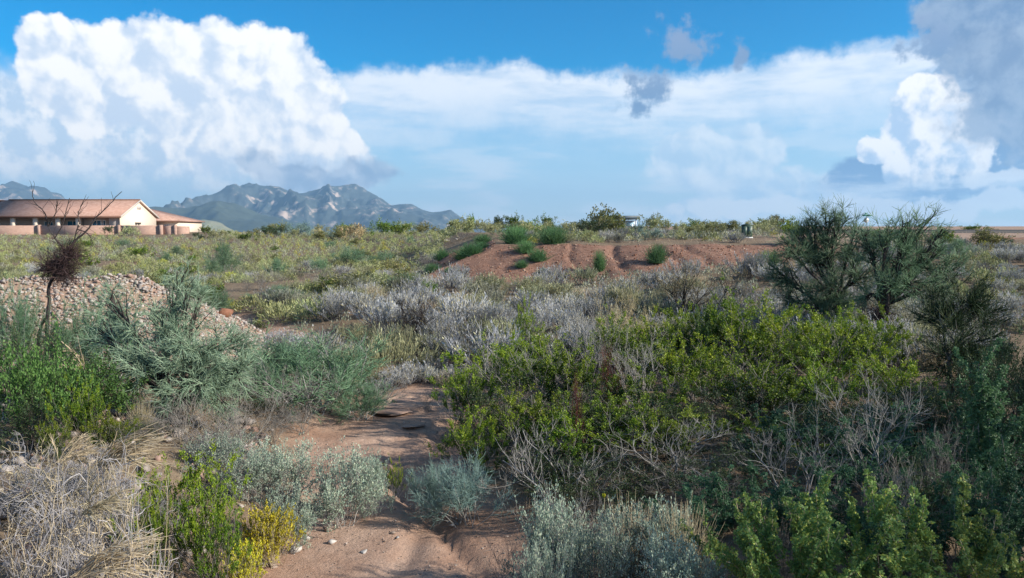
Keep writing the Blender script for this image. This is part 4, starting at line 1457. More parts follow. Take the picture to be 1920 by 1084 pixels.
# ================================================================== trees built limb by limb
def cluster_tree(name, px, d, base_py_z, clusters, label, cat, tm, bm, seed, r0=0.07, twig=(0.18, 0.42), tup=-0.08, dens=1.0, tr=(0.0032, 0.0016), fork=(0.25, 0.5), bare=0.0, nest=None, split=True):
    """trunk at px, limbs reaching to every cluster, fine twigs filling each cluster (picture px, py, radius, metres behind the trunk)"""
    rng = np.random.default_rng(seed)
    x0 = X(px, d)
    z0 = ground_z(x0, d) if base_py_z is None else base_py_z
    root = empty(name, (x0, d, z0))
    tk, cr = MB(), MB()
    C = np.array([(X(c[0], d + c[3]) - x0, c[3], Z(c[1], d + c[3]) - z0) for c in clusters])
    Rr = np.array([c[2] * d / F for c in clusters])
    hubs = []
    n_tr = max(2, len(clusters) // 4)
    for k in range(n_tr):
        c = C[rng.integers(len(C))]
        f = rng.uniform(*fork)
        h = np.array([c[0] * f + rng.normal(0, .05), c[1] * f + rng.normal(0, .1), c[2] * f])
        hubs.append(h)
        tube(tk, [(rng.normal(0, .06), rng.normal(0, .06), -0.15), h * 0.45 + rng.normal(0, .05, 3) * (1, 1, 0.2), h], r0, r0 * 0.55, 7, 0, 4, rng, 0.008)
    hubs = np.array(hubs)
    for c, rad in zip(C, Rr):
        j = np.argmin(np.linalg.norm((hubs - c) * (1, 1, 0.6), axis=1))
        h = hubs[j]
        mid = (h + c) / 2 + rng.normal(0, 0.10, 3) + np.array([0, 0, 0.04])
        L = tube(tk, [h, mid, c], r0 * 0.5, r0 * 0.16, 5, 0, 5, rng, 0.012)
        ns = int(10 + 16 * rad)
        a, t = pick(L, ns, rng, 0.45, 1.0)
        tgt = c + rdir(rng, ns) * (rad * rng.uniform(0.3, 1.0, ns) ** 0.5)[:, None]
        v = tgt - a
        S1 = grow(a, nrm(v), np.linalg.norm(v, axis=1), 5, 0.16, 0.03, rng)
        strands(tk, S1, r0 * 0.16, 0.005, 4)
        nb = int(60 * dens * (rad / 0.4) ** 1.5) + 8
        a, t = pick(S1, nb, rng, 0.2, 1.0)
        S2 = grow(a, t + 0.7 * rdir(rng, nb), rad * rng.uniform(0.25, 0.7, nb), 3, 0.2, tup * 0.5, rng)
        strands(tk if rng.random() < bare else cr, S2, 0.0055, 0.003, 3)
        nt = int(520 * dens * (rad / 0.4) ** 2) + 20
        a, t = pick(S2, nt, rng, 0.1, 1.0)
        S3 = grow(a, t + 0.7 * rdir(rng, nt), rng.uniform(twig[0], twig[1], nt), 2, 0.18, tup, rng)
        strands(cr, S3, tr[0], tr[1], 3)
    t_ = tk.build('trunk', bm, root, True)
    cr.build('crown', tm, root)
    if nest:
        for (npx, npy, nr, ndo) in nest:
            nb = MB()
            c = np.array([X(npx, d + ndo) - x0, ndo, Z(npy, d + ndo) - z0])
            n = 240
            a = c + rdir(rng, n) * rng.uniform(0, 0.5, (n, 1)) * nr
            Pn = grow(a, rdir(rng, n) + 0.2 * UPV, nr * rng.uniform(0.4, 1.0, n), 4, 0.28, 0.0, rng)
            strands(nb, Pn, 0.006, 0.003, 3)
            a, t = pick(Pn, 700, rng, 0.2, 1.0)
            Pm = grow(a, t + 0.9 * rdir(rng, 700), nr * rng.uniform(0.15, 0.4, 700), 2, 0.25, -0.03, rng)
            strands(nb, Pm, 0.0045, 0.002, 3)
            nb.build('mistletoe', B_NEST, root)
    return tag(root, label, cat)


cluster_tree('paloverde_tree', 300, 12.5, None,
             [(345, 515, 34, .3), (333, 570, 36, .2), (300, 625, 48, 0), (360, 650, 56, -.2), (300, 690, 62, -.4), (250, 710, 44, -.3), (390, 705, 52, -.3), (432, 645, 46, .2), (445, 700, 42, 0),
              (182, 622, 40, .2), (205, 560, 30, .4), (335, 730, 50, -.5), (235, 660, 40, -.2), (405, 745, 40, -.2), (372, 560, 28, .2)],
             'pale green fine-twigged tree with drooping sprays left of the wash', 'tree', L_PALO, B_DARK, 301, 0.10, (0.09, 0.25), -0.09, 1.55, (0.0042, 0.002))
cluster_tree('paloverde_tree', 1572, 24.0, None,
             [(1545, 408, 26, 0), (1512, 428, 30, .4), (1572, 415, 28, -.3), (1602, 428, 20, .3), (1480, 468, 30, -.3), (1520, 478, 36, .2), (1560, 468, 34, -.4), (1602, 478, 26, .2), (1466, 520, 22, .3),
              (1548, 540, 40, -.5), (1530, 575, 38, -.3), (1572, 585, 34, -.5), (1630, 450, 22, .2), (1450, 500, 24, .4), (1625, 520, 26, -.2), (1490, 440, 22, 0), (1480, 560, 26, .2)],
             'tall open tree of dark green twigs, left one of the pair by the thicket', 'tree', L_PALOD, B_DARK, 311, 0.11, (0.18, 0.42), 0.02, 0.66, (0.006, 0.0028), (0.12, 0.35), 0.5)
cluster_tree('paloverde_tree', 1658, 22.0, None,
             [(1690, 413, 24, 0), (1742, 408, 20, .4), (1662, 430, 24, -.3), (1720, 440, 26, .2), (1640, 472, 24, .4), (1690, 480, 34, -.2), (1730, 490, 34, .3), (1660, 522, 30, -.3), (1762, 470, 22, .1),
              (1712, 532, 34, -.2), (1630, 556, 22, .2), (1795, 500, 24, .2), (1770, 540, 28, -.2), (1765, 430, 18, -.1), (1620, 440, 18, .3)],
             'tall spreading tree with black mistletoe burl, right one of the pair by the thicket', 'tree', L_PALOD, B_DARK, 321, 0.12, (0.18, 0.40), 0.02, 0.62, (0.006, 0.0028), (0.12, 0.35), 0.5,
             nest=[(1655, 590, 0.42, -0.1)])
cluster_tree('fine_twigged_tree', 1812, 15.0, None,
             [(1800, 560, 52, .2), (1852, 575, 42, .3), (1770, 600, 42, -.1), (1822, 640, 52, -.2), (1785, 680, 52, -.3), (1862, 650, 40, .1), (1758, 565, 26, .3), (1840, 710, 50, -.2)],
             'big dark rounded shrub tree with bare grey branches at its heart', 'tree', L_DARK, B_GREY, 331, 0.06, (0.12, 0.3), 0.05, 1.15, (0.005, 0.0024), (0.2, 0.45))


def snag():
    """bare dark tree with a dense black clump in its fork, left edge"""
    rng = np.random.default_rng(341)
    d = 15.0
    x0 = X(78, d)
    z0 = ground_z(x0, d)
    root = empty('bare_tree', (x0, d, z0))
    q = lambda px, py, o=0.0: (X(px, d + o) - x0, o, Z(py, d + o) - z0)
    tk = MB()
    tube(tk, [(0, 0, -0.2), q(80, 640), q(88, 570), q(92, 530), q(112, 498)], 0.038, 0.026, 7, 0, 5, rng, 0.006)
    tube(tk, [q(86, 590), q(70, 620, .2), q(60, 680, .3)], 0.028, 0.03, 6, 0, 5, rng, 0.006)
    limbs = [[(112, 498), (120, 470), (104, 448), (93, 425)], [(93, 425), (88, 400), (70, 380), (66, 362)], [(93, 425), (108, 400), (112, 378)], [(118, 490), (138, 455), (148, 425), (152, 418)],
             [(138, 455), (165, 432), (182, 410), (205, 388), (233, 360)], [(148, 430), (168, 440), (178, 462)], [(104, 448), (120, 420), (128, 395), (135, 372)], [(152, 420), (150, 400), (160, 380)]]
    for k, L in enumerate(limbs):
        o = rng.uniform(-.25, .25)
        P = tube(tk, [q(a, b, o * i / len(L)) for i, (a, b) in enumerate(L)], 0.020 if k in (0, 3, 4) else 0.012, 0.006, 5, 0, 5, rng, 0.005)
        n = 7
        a, t = pick(P, n, rng, 0.2, 1.0)
        S1 = grow(a, t + 0.6 * rdir(rng, n), rng.uniform(0.1, 0.35, n), 4, 0.15, 0.05, rng)
        strands(tk, S1, 0.0055, 0.0028, 3)
    tk.build('trunk', B_DARK, root, True)
    nb = MB()
    for (npx, npy, nr) in ((112, 498, 0.42), (130, 478, 0.34), (92, 505, 0.30), (120, 515, 0.3)):
        c = np.array(q(npx, npy))
        n = 160
        a = c + rdir(rng, n) * rng.uniform(0, 0.5, (n, 1)) * nr
        P = grow(a, rdir(rng, n) + (0.1, 0, 0.15), nr * rng.uniform(0.5, 1.2, n), 4, 0.25, 0.0, rng)
        strands(nb, P, 0.005, 0.0025, 3)
        a, t = pick(P, 420, rng, 0.2, 1.0)
        strands(nb, grow(a, t + 0.8 * rdir(rng, 420), nr * rng.uniform(0.15, 0.45, 420), 2, 0.2, 0.0, rng), 0.0036, 0.0018, 3)
    nb.build('mistletoe', B_NEST, root)
    tag(root, 'bare black tree with a dense dark clump in its fork, in front of the house', 'tree')


snag()

# ================================================================== rocks
def hull_rock(seed, n=11, flat=0.75):
    rng = np.random.default_rng(seed)
    p = rdir(rng, n) * rng.uniform(0.8, 1.0, (n, 1)) * np.array([1.0, rng.uniform(0.65, 0.95), rng.uniform(flat * 0.7, flat)]) * 0.5
    bm = bmesh.new()
    for c in p:
        bm.verts.new(c)
    bmesh.ops.convex_hull(bm, input=bm.verts)
    for v in [v for v in bm.verts if not v.link_faces]:
        bm.verts.remove(v)
    bmesh.ops.recalc_face_normals(bm, faces=bm.faces)
    bmesh.ops.triangulate(bm, faces=bm.faces)
    V = np.array([v.co[:] for v in bm.verts])
    bm.verts.index_update()
    Fc = np.array([[v.index for v in f.verts] for f in bm.faces])
    bm.free()
    return V, Fc


def rockmat(name, a, b, c):
    def cf(T):
        o = T.node('ShaderNodeObjectInfo')
        g = T.node('ShaderNodeNewGeometry')
        r = T.m('FRACT', T.m('ADD', T.m('MULTIPLY', o.outputs['Random'], 5.3), g.outputs['Random Per Island']))
        P = g.outputs['Position']
        col = T.mix(r, a, b)
        col = T.mix(T.ss(T.m('FRACT', T.m('MULTIPLY', r, 9.7)), 0.72, 0.78), col, c)
        return T.mix(T.ss(T.noise(P, 14.0, 5, 0.65), 0.45, 0.75, 0, 0.55), col, T.mix(1.0, col, (0.55, 0.5, 0.45), 'MULTIPLY'))
    return principled(name, cf, 0.9, 0.15, lambda T: (T.noise(pos(T), 22.0, 5, 0.7), 0.5, 0.03))


M_RIP = rockmat('pale_rock', (0.25, 0.215, 0.19), (0.46, 0.405, 0.36), (0.32, 0.215, 0.17))
M_RED = rockmat('red_clod', (0.20, 0.09, 0.055), (0.34, 0.18, 0.115), (0.44, 0.32, 0.24))
M_BLK = rockmat('black_rock', (0.018, 0.022, 0.032), (0.05, 0.055, 0.07), (0.09, 0.085, 0.09))
M_WHT = rockmat('white_rock', (0.36, 0.33, 0.30), (0.54, 0.51, 0.47), (0.40, 0.34, 0.30))
M_GRV = rockmat('wash_gravel', (0.20, 0.15, 0.12), (0.36, 0.28, 0.225), (0.44, 0.38, 0.33))
M_LEDGE = rockmat('ledge_rock', (0.33, 0.22, 0.165), (0.42, 0.30, 0.235), (0.36, 0.25, 0.19))
HULLS = [hull_rock(400 + k) for k in range(10)]


def rock_meshes(mat):
    out = []
    for k, (V, Fc) in enumerate(HULLS):
        out.append(MB().add(V, Fc).mesh('rock', mat))
    return out


def joined_rocks(mb, pts, sizes, rng):
    for k, (V, Fc) in enumerate(HULLS):
        sel = np.arange(len(pts)) % len(HULLS) == k
        P, s = pts[sel], sizes[sel]
        n = len(P)
        if not n:
            continue
        a = rng.uniform(0, 2 * np.pi, n)
        c, sn = np.cos(a), np.sin(a)
        Q = np.stack([V[None, :, 0] * c[:, None] - V[None, :, 1] * sn[:, None], V[None, :, 0] * sn[:, None] + V[None, :, 1] * c[:, None], np.broadcast_to(V[None, :, 2], (n, len(V)))], -1)
        Q = Q * s[:, None, None] + P[:, None, :]
        Fq = (Fc[None] + (np.arange(n) * len(V))[:, None, None]).reshape(-1, 3)
        mb.add(Q.reshape(-1, 3), Fq)


def seen_order(pts, sizes):
    """largest in the picture first"""
    return np.argsort(-sizes / np.maximum(pts[:, 1], 1.0))


def rock_heap(name, sampler, n, nmax, size, label, mat, meshes, seed, lift=0.15):
    rng = np.random.default_rng(seed)
    P = sampler(rng, n)
    s = size[0] + (size[1] - size[0]) * rng.beta(1.3, 3.0, len(P))
    P[:, 2] = terrain(P[:, 0], P[:, 1]) + s * rng.uniform(-0.05, lift, len(P)) * 2
    o = seen_order(P, s)
    root = empty(name, (float(P[:, 0].mean()), float(P[:, 1].mean()), float(P[:, 2].min())))
    off = np.array(root.location)
    for i in o[:nmax]:
        r = bpy.data.objects.new('rock', meshes[int(rng.integers(len(meshes)))])
        link(r, root)
        r.location = P[i] - off
        r.rotation_euler = tuple(rng.uniform(0, 6.28, 3))
        r.scale = (s[i], s[i] * rng.uniform(0.8, 1.1), s[i])
    rest = o[nmax:]
    if len(rest):
        mb = MB()
        joined_rocks(mb, P[rest] - off, s[rest], rng)
        tag(mb.build('small_rocks', mat, root), None, None, None, 'stuff')
    return tag(root, label, 'rock pile')


rip = rock_meshes(M_RIP)


def on_mound(rng, n):
    x, y = rng.uniform(-15.5, -6.5, n * 6), rng.uniform(14.0, 25.0, n * 6)
    rm = terrain(x, y, True)[4]
    rl = np.interp(x, [-24, -14, -9.6, -8.4], [16.6, 18.2, 20.2, 23.4])
    k = (rm > 0.5) & ((y < rl + 0.7) | (x > -9.6))
    return np.stack([x[k][:n], y[k][:n], x[k][:n] * 0], -1)


rock_heap('rock_pile', on_mound, 9800, 300, (0.06, 0.24), 'long bank of dumped pale pink rocks behind the left-hand trees', M_RIP, rip, 410)


def on_left_bank(rng, n):
    y = rng.uniform(5.0, 13.5, n)
    return np.stack([np.interp(y, WY, WX) - rng.uniform(1.9, 6.5, n), y, y * 0], -1)


rock_heap('rock_bank', on_left_bank, 620, 300, (0.10, 0.36), 'pale rocks lining the near left bank under the dry brush', M_RIP, rip, 420)


def on_tail(rng, n):
    a = rng.uniform(0, 1, n)
    return np.stack([-8.6 - 1.6 * a + rng.normal(0, .7, n), 23.8 + 4.5 * a + rng.normal(0, .6, n), a * 0], -1)


rock_heap('rock_spill', on_tail, 110, 110, (0.10, 0.3), 'loose rocks spilled in the wash at the foot of the rock bank', M_RIP, rip, 430)


def single_rock(px, py, d, w, mat, label, var, flat=1.0, name='rock', cat='rock'):
    x = X(px, d)
    o = bpy.data.objects.new(name, MB().add(HULLS[var % len(HULLS)][0], HULLS[var % len(HULLS)][1]).mesh(name, mat))
    link(o)
    s = w * d / F
    o.location = (x, d, ground_z(x, d) + s * 0.16 * flat)
    o.rotation_euler = (0.1, 0.15, var * 1.3)
    o.scale = (s, s, s * flat)
    return tag(o, label, cat)


def dwash(px, py):
    """distance of the ground seen at a picture point"""
    dd = np.arange(5.0, 60, 0.05)
    zz = terrain(X(px, dd), dd)
    k = np.argmax(Z(py, dd) < zz)
    return float(dd[k])


for (px, py, w, mat, label, var, fl) in [
    (607, 1010, 17, M_GRV, 'grey stone lying alone on the wash sand', 0, .8),
    (567, 1026, 11, M_WHT, 'small whitish pebble left of the grey stone in the wash', 1, .8),
    (614, 1033, 13, M_WHT, 'round white pebble just below the grey stone', 2, 1.0),
    (541, 1050, 23, M_WHT, 'pale stone beside the yellow flowering bush', 3, .7),
    (477, 1079, 22, M_WHT, 'pale stone at the picture bottom under the yellow bush', 4, .7),
    (498, 1082, 16, M_GRV, 'dark stone next to a pale one under the yellow bush', 5, .7),
    (738, 1025, 15, M_WHT, 'flat bluish white stone in the middle of the wash', 6, .4),
    (733, 1014, 13, M_GRV, 'pinkish flat stone in the middle of the wash', 7, .5),
    (675, 1052, 16, M_WHT, 'thin flat pale stone in the wash track', 8, .35),
    (845, 1001, 11, M_WHT, 'white pebble at the edge of the teal shrub', 9, .9),
    (418, 593, 26, M_RED, 'rounded pink boulder at the bend of the wash', 3, 1.0)]:
    single_rock(px, py, dwash(px, py), w * 1.6, mat, label, var, fl)
for (px, d, w, mat, label, var, fl) in [
    (835, 72, 24, M_WHT, 'white boulder in the scrub beside the pale green bush', 2, .5),
    (722, 92, 20, M_WHT, 'flat white boulder in the far scrub below a dark bush', 6, .4),
    (856, 70, 10, M_WHT, 'smaller white stone beside the white boulder', 5, .5),
    (1192, 56, 34, M_BLK, 'black boulder under the big skyline bush', 1, .8),
    (1282, 54, 34, M_BLK, 'largest black boulder on the terrace above the red bank', 4, .8),
    (1325, 57, 30, M_BLK, 'low black boulder right of the largest one', 7, .5),
    (1258, 58, 22, M_BLK, 'small black boulder left of the largest one', 8, .6),
    (1845, 56, 12, M_WHT, 'pale stone on the dirt heap by the road', 3, .6)]:
    single_rock(px, 0, d, w, mat, label, var, fl, 'boulder', 'boulder')


# gravel in the wash, clods on the red bank: too many to count
def scatter_stuff(name, pts, sizes, mat, label, seed):
    mb = MB()
    pts[:, 2] = terrain(pts[:, 0], pts[:, 1]) + sizes * 0.12
    joined_rocks(mb, pts, sizes, np.random.default_rng(seed))
    tag(mb.build(name, mat), label, None, None, 'stuff')


rg = np.random.default_rng(440)
n = 6200
yy = 5 + 24 * rg.random(n) ** 1.6
off = rg.normal(0, 1.25, n)
off = np.where(rg.random(n) < 0.4, np.abs(off) * 0.7 + 0.6, off)
keep = fbm((np.interp(yy, WY, WX) + off) * 1.2, yy * 1.2, 2, 60) > 0.42
P = np.stack([np.interp(yy, WY, WX) + off, yy, yy * 0], -1)[keep]
scatter_stuff('gravel', P, (0.012 + 0.06 * rg.beta(1, 4, len(P))), M_GRV, 'loose gravel on the bed of the wash', 1)
n = 7600
P = np.stack([rg.uniform(-6, 18, n), rg.uniform(40, 52, n), np.zeros(n)], -1)
mk = terrain(P[:, 0], P[:, 1], True)[2] > 0.5
P = P[mk]
scatter_stuff('rubble', P, 0.04 + 0.30 * rg.beta(1, 7, len(P)), M_RED, 'clods and stones on the face of the red bank', 2)
n = 500
P = np.stack([rg.uniform(28, 44, n), rg.uniform(50, 60, n), np.zeros(n)], -1)
mk = terrain(P[:, 0], P[:, 1], True)[2] > 0.5
P = P[mk]
scatter_stuff('rubble', P, 0.05 + 0.25 * rg.beta(1, 6, len(P)), M_RED, 'stones on the low dirt heap by the road', 3)

for (px, py, w, label, var, fl) in [
    (770, 752, 95, 'broad flat rock ledge across the wash at its bend', 2, .10),
    (735, 772, 110, 'flat rock ledge just below the broad one in the wash', 5, .08),
    (640, 820, 150, 'long low sand-coloured ledge at the left side of the wash', 6, .06),
    (770, 800, 80, 'low gravelly ledge under the thicket edge', 1, .10)]:
    o_ = single_rock(px, py, dwash(px, py), w, M_LEDGE, label, var, fl, 'rock_ledge', 'rock ledge')
    o_.rotation_euler = (0.0, 0.0, var * 0.9)
    o_.location.z -= 0.42 * o_.scale.z


# ================================================================== shrubs, from the skyline forwards
GS = 'bushes along the skyline'
for (kind, name, px, d, top, w, label) in [
    ('fcreosote', 'green_bush', 387, 112, 424, 34, 'green bush leaning on the right end of the garden wall'),
    ('low', 'olive_bush', 246, 110, 424, 34, 'pale olive bush in front of the garden wall'),
    ('fdark', 'dark_bush', 206, 112, 424, 26, 'dark green bush against the garden wall'),
    ('fdark', 'dark_bush', 372, 106, 436, 30, 'low dark bush at the wall corner'),
    ('low', 'low_bush', 402, 108, 433, 24, 'small pale bush just right of the wall-corner bush'),
    ('fcreosote', 'green_bush', 425, 118, 432, 22, 'small green bush before the pale foothill'),
    ('folive', 'olive_bush', 482, 120, 428, 30, 'low olive bush beside the tiny far buildings'),
    ('fdark', 'dark_bush', 508, 112, 424, 36, 'dark olive bush on the skyline below the dark hill'),
    ('fbroom', 'blue_green_bush', 540, 115, 419, 40, 'round blue-green bush below the first peak'),
    ('fbroom', 'blue_green_bush', 571, 112, 417, 30, 'narrower blue-green bush right of the round one'),
    ('ftanbush', 'tan_bush', 598, 110, 428, 22, 'small yellow-brown bush below the rock face'),
    ('folive', 'olive_bush', 636, 108, 424, 34, 'olive bush with spiky top below the second peak'),
    ('ftanbush', 'tan_bush', 668, 104, 420, 46, 'wide brown-olive bush below the second peak'),
    ('fcreosote', 'green_bush', 716, 104, 413, 46, 'tall dark green bush beneath the second peak'),
    ('fcreosote', 'green_bush', 752, 100, 418, 54, 'bushy yellow-green shrub right of the tall dark green one'),
    ('folive', 'olive_bush', 800, 104, 417, 44, 'thin olive bush at the end of the mountain ridge'),
    ('fsalt', 'pale_green_bush', 868, 68, 408, 62, 'big pale green bush standing left of the bare dirt'),
    ('fcreosote', 'green_bush', 884, 84, 404, 26, 'bright green bush just behind the big pale green one'),
    ('fdark', 'dark_bush', 936, 92, 405, 34, 'dark low bush alone on the skyline'),
    ('fcreosote', 'green_bush', 966, 90, 403, 34, 'spiky green bush behind the olive bush on bare dirt'),
    ('folive', 'olive_bush', 970, 62, 416, 50, 'olive bush on the bare dirt slope'),
    ('fcreosote', 'green_bush', 1022, 86, 404, 36, 'green bush with spiky top left of the big skyline bush'),
    ('fsalt', 'pale_green_bush', 1062, 66, 416, 52, 'pale bush touching the left side of the big skyline bush'),
    ('folive', 'big_bush', 1125, 60, 388, 92, 'biggest olive bush on the skyline'),
    ('fcreosote', 'green_bush', 1148, 62, 402, 60, 'green bush pressed against the right side of the biggest skyline bush'),
    ('fdark', 'dark_bush', 1112, 57, 412, 70, 'dark bush in front of the biggest skyline bush'),
    ('fdark', 'dark_bush', 1098, 54, 438, 44, 'dark mound bush at the top of the red bank'),
    ('fsalt', 'pale_bush', 1216, 74, 402, 52, 'round pale bush right of the flat-roofed building'),
    ('fbroom', 'blue_green_bush', 1226, 52, 428, 40, 'pale blue-green bush between the black boulders'),
    ('fcreosote', 'green_bush', 1298, 80, 411, 52, 'dark green bush on the skyline above the black boulders'),
    ('folive', 'olive_bush', 1340, 76, 416, 44, 'olive bush next to the dark green skyline bush'),
    ('fsalt', 'pale_bush', 1330, 62, 428, 40, 'pale grey bush below the skyline bushes'),
    ('folive', 'olive_bush', 1374, 74, 414, 40, 'olive bush left of the utility cabinet'),
    ('fcreosote', 'green_bush', 1424, 78, 411, 50, 'wide yellow-green bush behind the utility cabinet'),
    ('folive', 'olive_bush', 1449, 76, 404, 38, 'round olive bush, tallest near the utility cabinet'),
    ('fsalt', 'pale_bush', 1440, 60, 430, 44, 'pale bush right of the utility cabinet'),
    ('fcreosote', 'green_bush', 1826, 84, 422, 46, 'bright green bush beyond the road'),
    ('folive', 'olive_bush', 1850, 86, 426, 34, 'smaller bush joined to the bright green one beyond the road'),
    ('fcreosote', 'green_bush', 1612, 100, 430, 26, 'small green bush at the foot of the street sign'),
    ('deadgrey', 'bare_bush', 1905, 84, 430, 16, 'tiny bare bush on the road skyline at the far right'),
    ('fdark', 'dark_bush', 1870, 48, 458, 58, 'dark bush below the dirt heap by the road'),
    ('deadgrey', 'bare_bush', 1790, 46, 458, 40, 'bare grey bush left of the dirt heap by the road'),
    ('grey', 'grey_bush', 1830, 42, 468, 56, 'wide grey bush on the right slope below the dirt heap'),
]:
    put(kind, name, px, d, top, w, label, 'bush', GS)

GB = 'round green bushes on the red bank'
for (px, d, top, w, label) in [
    (975, 53, 447, 40, 'bright green bush at the top left of the red bank'),
    (967, 47.5, 468, 52, 'biggest dark round bush on the shaded red bank'),
    (1034, 51, 448, 46, 'bright green bush high on the bank, second from its top left'),
    (1040, 49, 440, 40, 'pale green bush on the crest right of the bright one'),
    (1036, 46.5, 464, 46, 'dark round bush at the corner of the red bank'),
    (985, 45.2, 486, 36, 'low dark bush below the biggest one'),
    (1008, 44.0, 492, 36, 'green bush at the foot of the bank corner'),
    (978, 43.2, 505, 22, 'small green bush low on the shaded bank'),
    (1018, 42.4, 512, 16, 'tiny green bush at the toe of the bank'),
    (884, 46.0, 488, 42, 'spiky bright green bush on the left flank of the bank'),
    (868, 47.5, 486, 34, 'darker bush behind the spiky bright one'),
    (905, 48.5, 490, 24, 'small dark bush right of the spiky bright one'),
    (830, 50, 478, 32, 'dark round bush at the upper left end of the bank'),
    (905, 54, 458, 30, 'low grey-green bush above the bank on the grass'),
    (811, 44.5, 503, 30, 'bright green bush at the lower left end of the bank'),
    (841, 43.5, 512, 16, 'tiny green bush at the left toe of the bank'),
    (1124, 42.0, 470, 22, 'small round bush alone on the sunlit bank'),
    (1231, 42.2, 458, 36, 'bright green bush beside the gully in the sunlit bank'),
    (1440, 41, 470, 46, 'dark green bush at the right end of the red bank'),
]:
    put('thistle', 'green_bush', px, d, top, w, label, 'bush', GB)

# larger shrubs in the field and at the bend of the wash
GF = 'larger shrubs standing in the field'
for (kind, name, px, d, top, w, label) in [
    ('broom', 'dark_shrub', 722, 66, 470, 34, 'round dark shrub in the middle of the field'),
    ('broom', 'dark_shrub', 520, 33, 552, 100, 'wide dark teal shrub at the bend of the wash'),
    ('folive', 'olive_shrub', 648, 35, 512, 84, 'tall olive-green shrub in the field'),
    ('folive', 'olive_shrub', 630, 32, 548, 90, 'low yellow-olive shrub in front of the tall olive one'),
    ('broom', 'teal_shrub', 765, 38, 512, 66, 'teal shrub left of the red bank'),
    ('broom', 'teal_shrub', 738, 37, 520, 44, 'smaller teal shrub beside the teal one'),
    ('broom', 'dark_shrub', 402, 30, 540, 56, 'dark shrub above the pink boulder'),
    ('broom', 'pale_shrub', 418, 52, 455, 60, 'hazy pale green shrub below the wall end'),
    ('broom', 'pale_shrub', 655, 62, 462, 60, 'hazy blue-green shrub in the upper field'),
    ('creosote', 'green_shrub', 485, 26.5, 598, 40, 'small green shrub right of the sandy bend'),
    ('lowyel', 'yellow_shrub', 430, 31, 560, 36, 'bright yellow-green shrub above the pink boulder'),
    ('lowyel', 'yellow_shrub', 470, 33, 555, 44, 'yellow-green shrub right of the one above the boulder'),
    ('lowyel', 'yellow_shrub', 498, 29, 590, 30, 'yellow-green shrub beside the small green one'),
    ('lowyel', 'yellow_shrub', 545, 30, 590, 30, 'small yellow-green mound below the wide teal shrub'),
    ('deaddark', 'bare_bush', 480, 24.5, 600, 60, 'bare dark bush at the bend of the wash'),
    ('folive', 'olive_shrub', 455, 27, 602, 34, 'olive shrub on the sandy bend'),
]:
    put(kind, name, px, d, top, w, label, 'shrub', GF)


# ------------------------------------------------------------------ names by the nearest landmark
def later(kind):
    return '@' + kind


ORD = ['nearest', 'second nearest', 'third nearest', 'fourth nearest', 'fifth nearest', 'sixth nearest', 'seventh nearest', 'eighth nearest', 'ninth nearest', 'tenth nearest', 'eleventh nearest',
       'twelfth nearest', 'thirteenth nearest', 'fourteenth nearest', 'fifteenth nearest', 'sixteenth nearest', 'seventeenth nearest', 'eighteenth nearest', 'nineteenth nearest', 'twentieth nearest', 'twenty-first nearest', 'twenty-second nearest', 'twenty-third nearest', 'twenty-fourth nearest', 'twenty-fifth nearest', 'twenty-sixth nearest', 'twenty-seventh nearest', 'twenty-eighth nearest', 'twenty-ninth nearest', 'thirtieth nearest']
MARKS = [('the bare dark little tree', 788, 600), ('the black-trunked tan tree', 1285, 560), ('the big dark green shrub', 600, 690), ('the orange straw grass', 712, 700), ('the pink boulder', 418, 593),
         ('the bank corner', 1000, 510), ('the sunlit bank foot', 1124, 530), ('the gully bush', 1231, 500), ('the lower bank end', 811, 520), ('the upper bank end', 830, 487), ('the wide teal shrub', 520, 575),
         ('the tall olive shrub', 648, 540), ('the teal shrub', 765, 530), ('the round dark field shrub', 722, 480), ('the rock bank end', 395, 600), ('the rock bank crest', 250, 510), ('the bare black tree', 110, 500),
         ('the olive bush by the garden wall', 246, 440), ('the garden wall end', 355, 440), ('the paired tall trees', 1600, 600), ('the dark rounded tree', 1810, 600), ('the dirt heap', 1850, 455),
         ('the hazy pale shrub', 418, 475), ('the white boulder', 835, 458), ('the brown-olive bush', 668, 430), ('the upright olive bush', 985, 600), ('the golden bush', 1150, 590), ('the thicket edge', 872, 700),
         ('the second peak', 650, 440), ('the dark skyline bush', 508, 434), ('the right picture edge', 1915, 560), ('the left picture edge', 5, 470), ('the black boulders', 1280, 440), ('the utility cabinet', 1399, 435),
         ('the bank bush at right', 1440, 490), ('the crest of the slope', 1080, 560), ('the golden right bush', 1375, 560), ('the sandy bend', 440, 625), ('the big pale green bush', 868, 440), ('the hazy upper shrub', 655, 480), ('the rock bank middle', 330, 520), ('the bare tree twigs', 170, 470), ('the wall pillars', 300, 452), ('the field middle', 560, 510), ('the left tall tree', 1540, 600), ('the burl tree', 1665, 610), ('the dark teal mound', 400, 560), ('the left field', 60, 490), ('the wash bushes', 750, 680), ('the field centre', 480, 480), ('the left tree top', 345, 490), ('the rock bank left end', 20, 515), ('the rock bank shoulder', 290, 530), ('the nest clump', 125, 470), ('the field bushes', 240, 490), ('the rock bank tail', 365, 565), ('the rock bank hump', 180, 508), ('the rock bank edge', 310, 500)]


def name_by_landmarks():
    grp = {}
    for ob in list(COL.objects):
        lb = ob.get('label')
        if lb and lb.startswith('@'):
            x, y, z = ob.location
            px, py = CX + x / y * F, HZ + (CAMZ - z) / y * F
            ds = [math.hypot(px - a, (py - b) * 1.8) for _, a, b in MARKS]
            k = int(np.argmin(ds))
            grp.setdefault((lb[1:], k), []).append((ds[k], ob))
    for (kind, k), L in grp.items():
        L.sort(key=lambda q: q[0])
        for i, (_, ob) in enumerate(L):
            ob['label'] = '%s, %s to %s' % (kind, ORD[i], MARKS[k][0]) if i < len(ORD) else '%s, well away from %s' % (kind, MARKS[k][0])


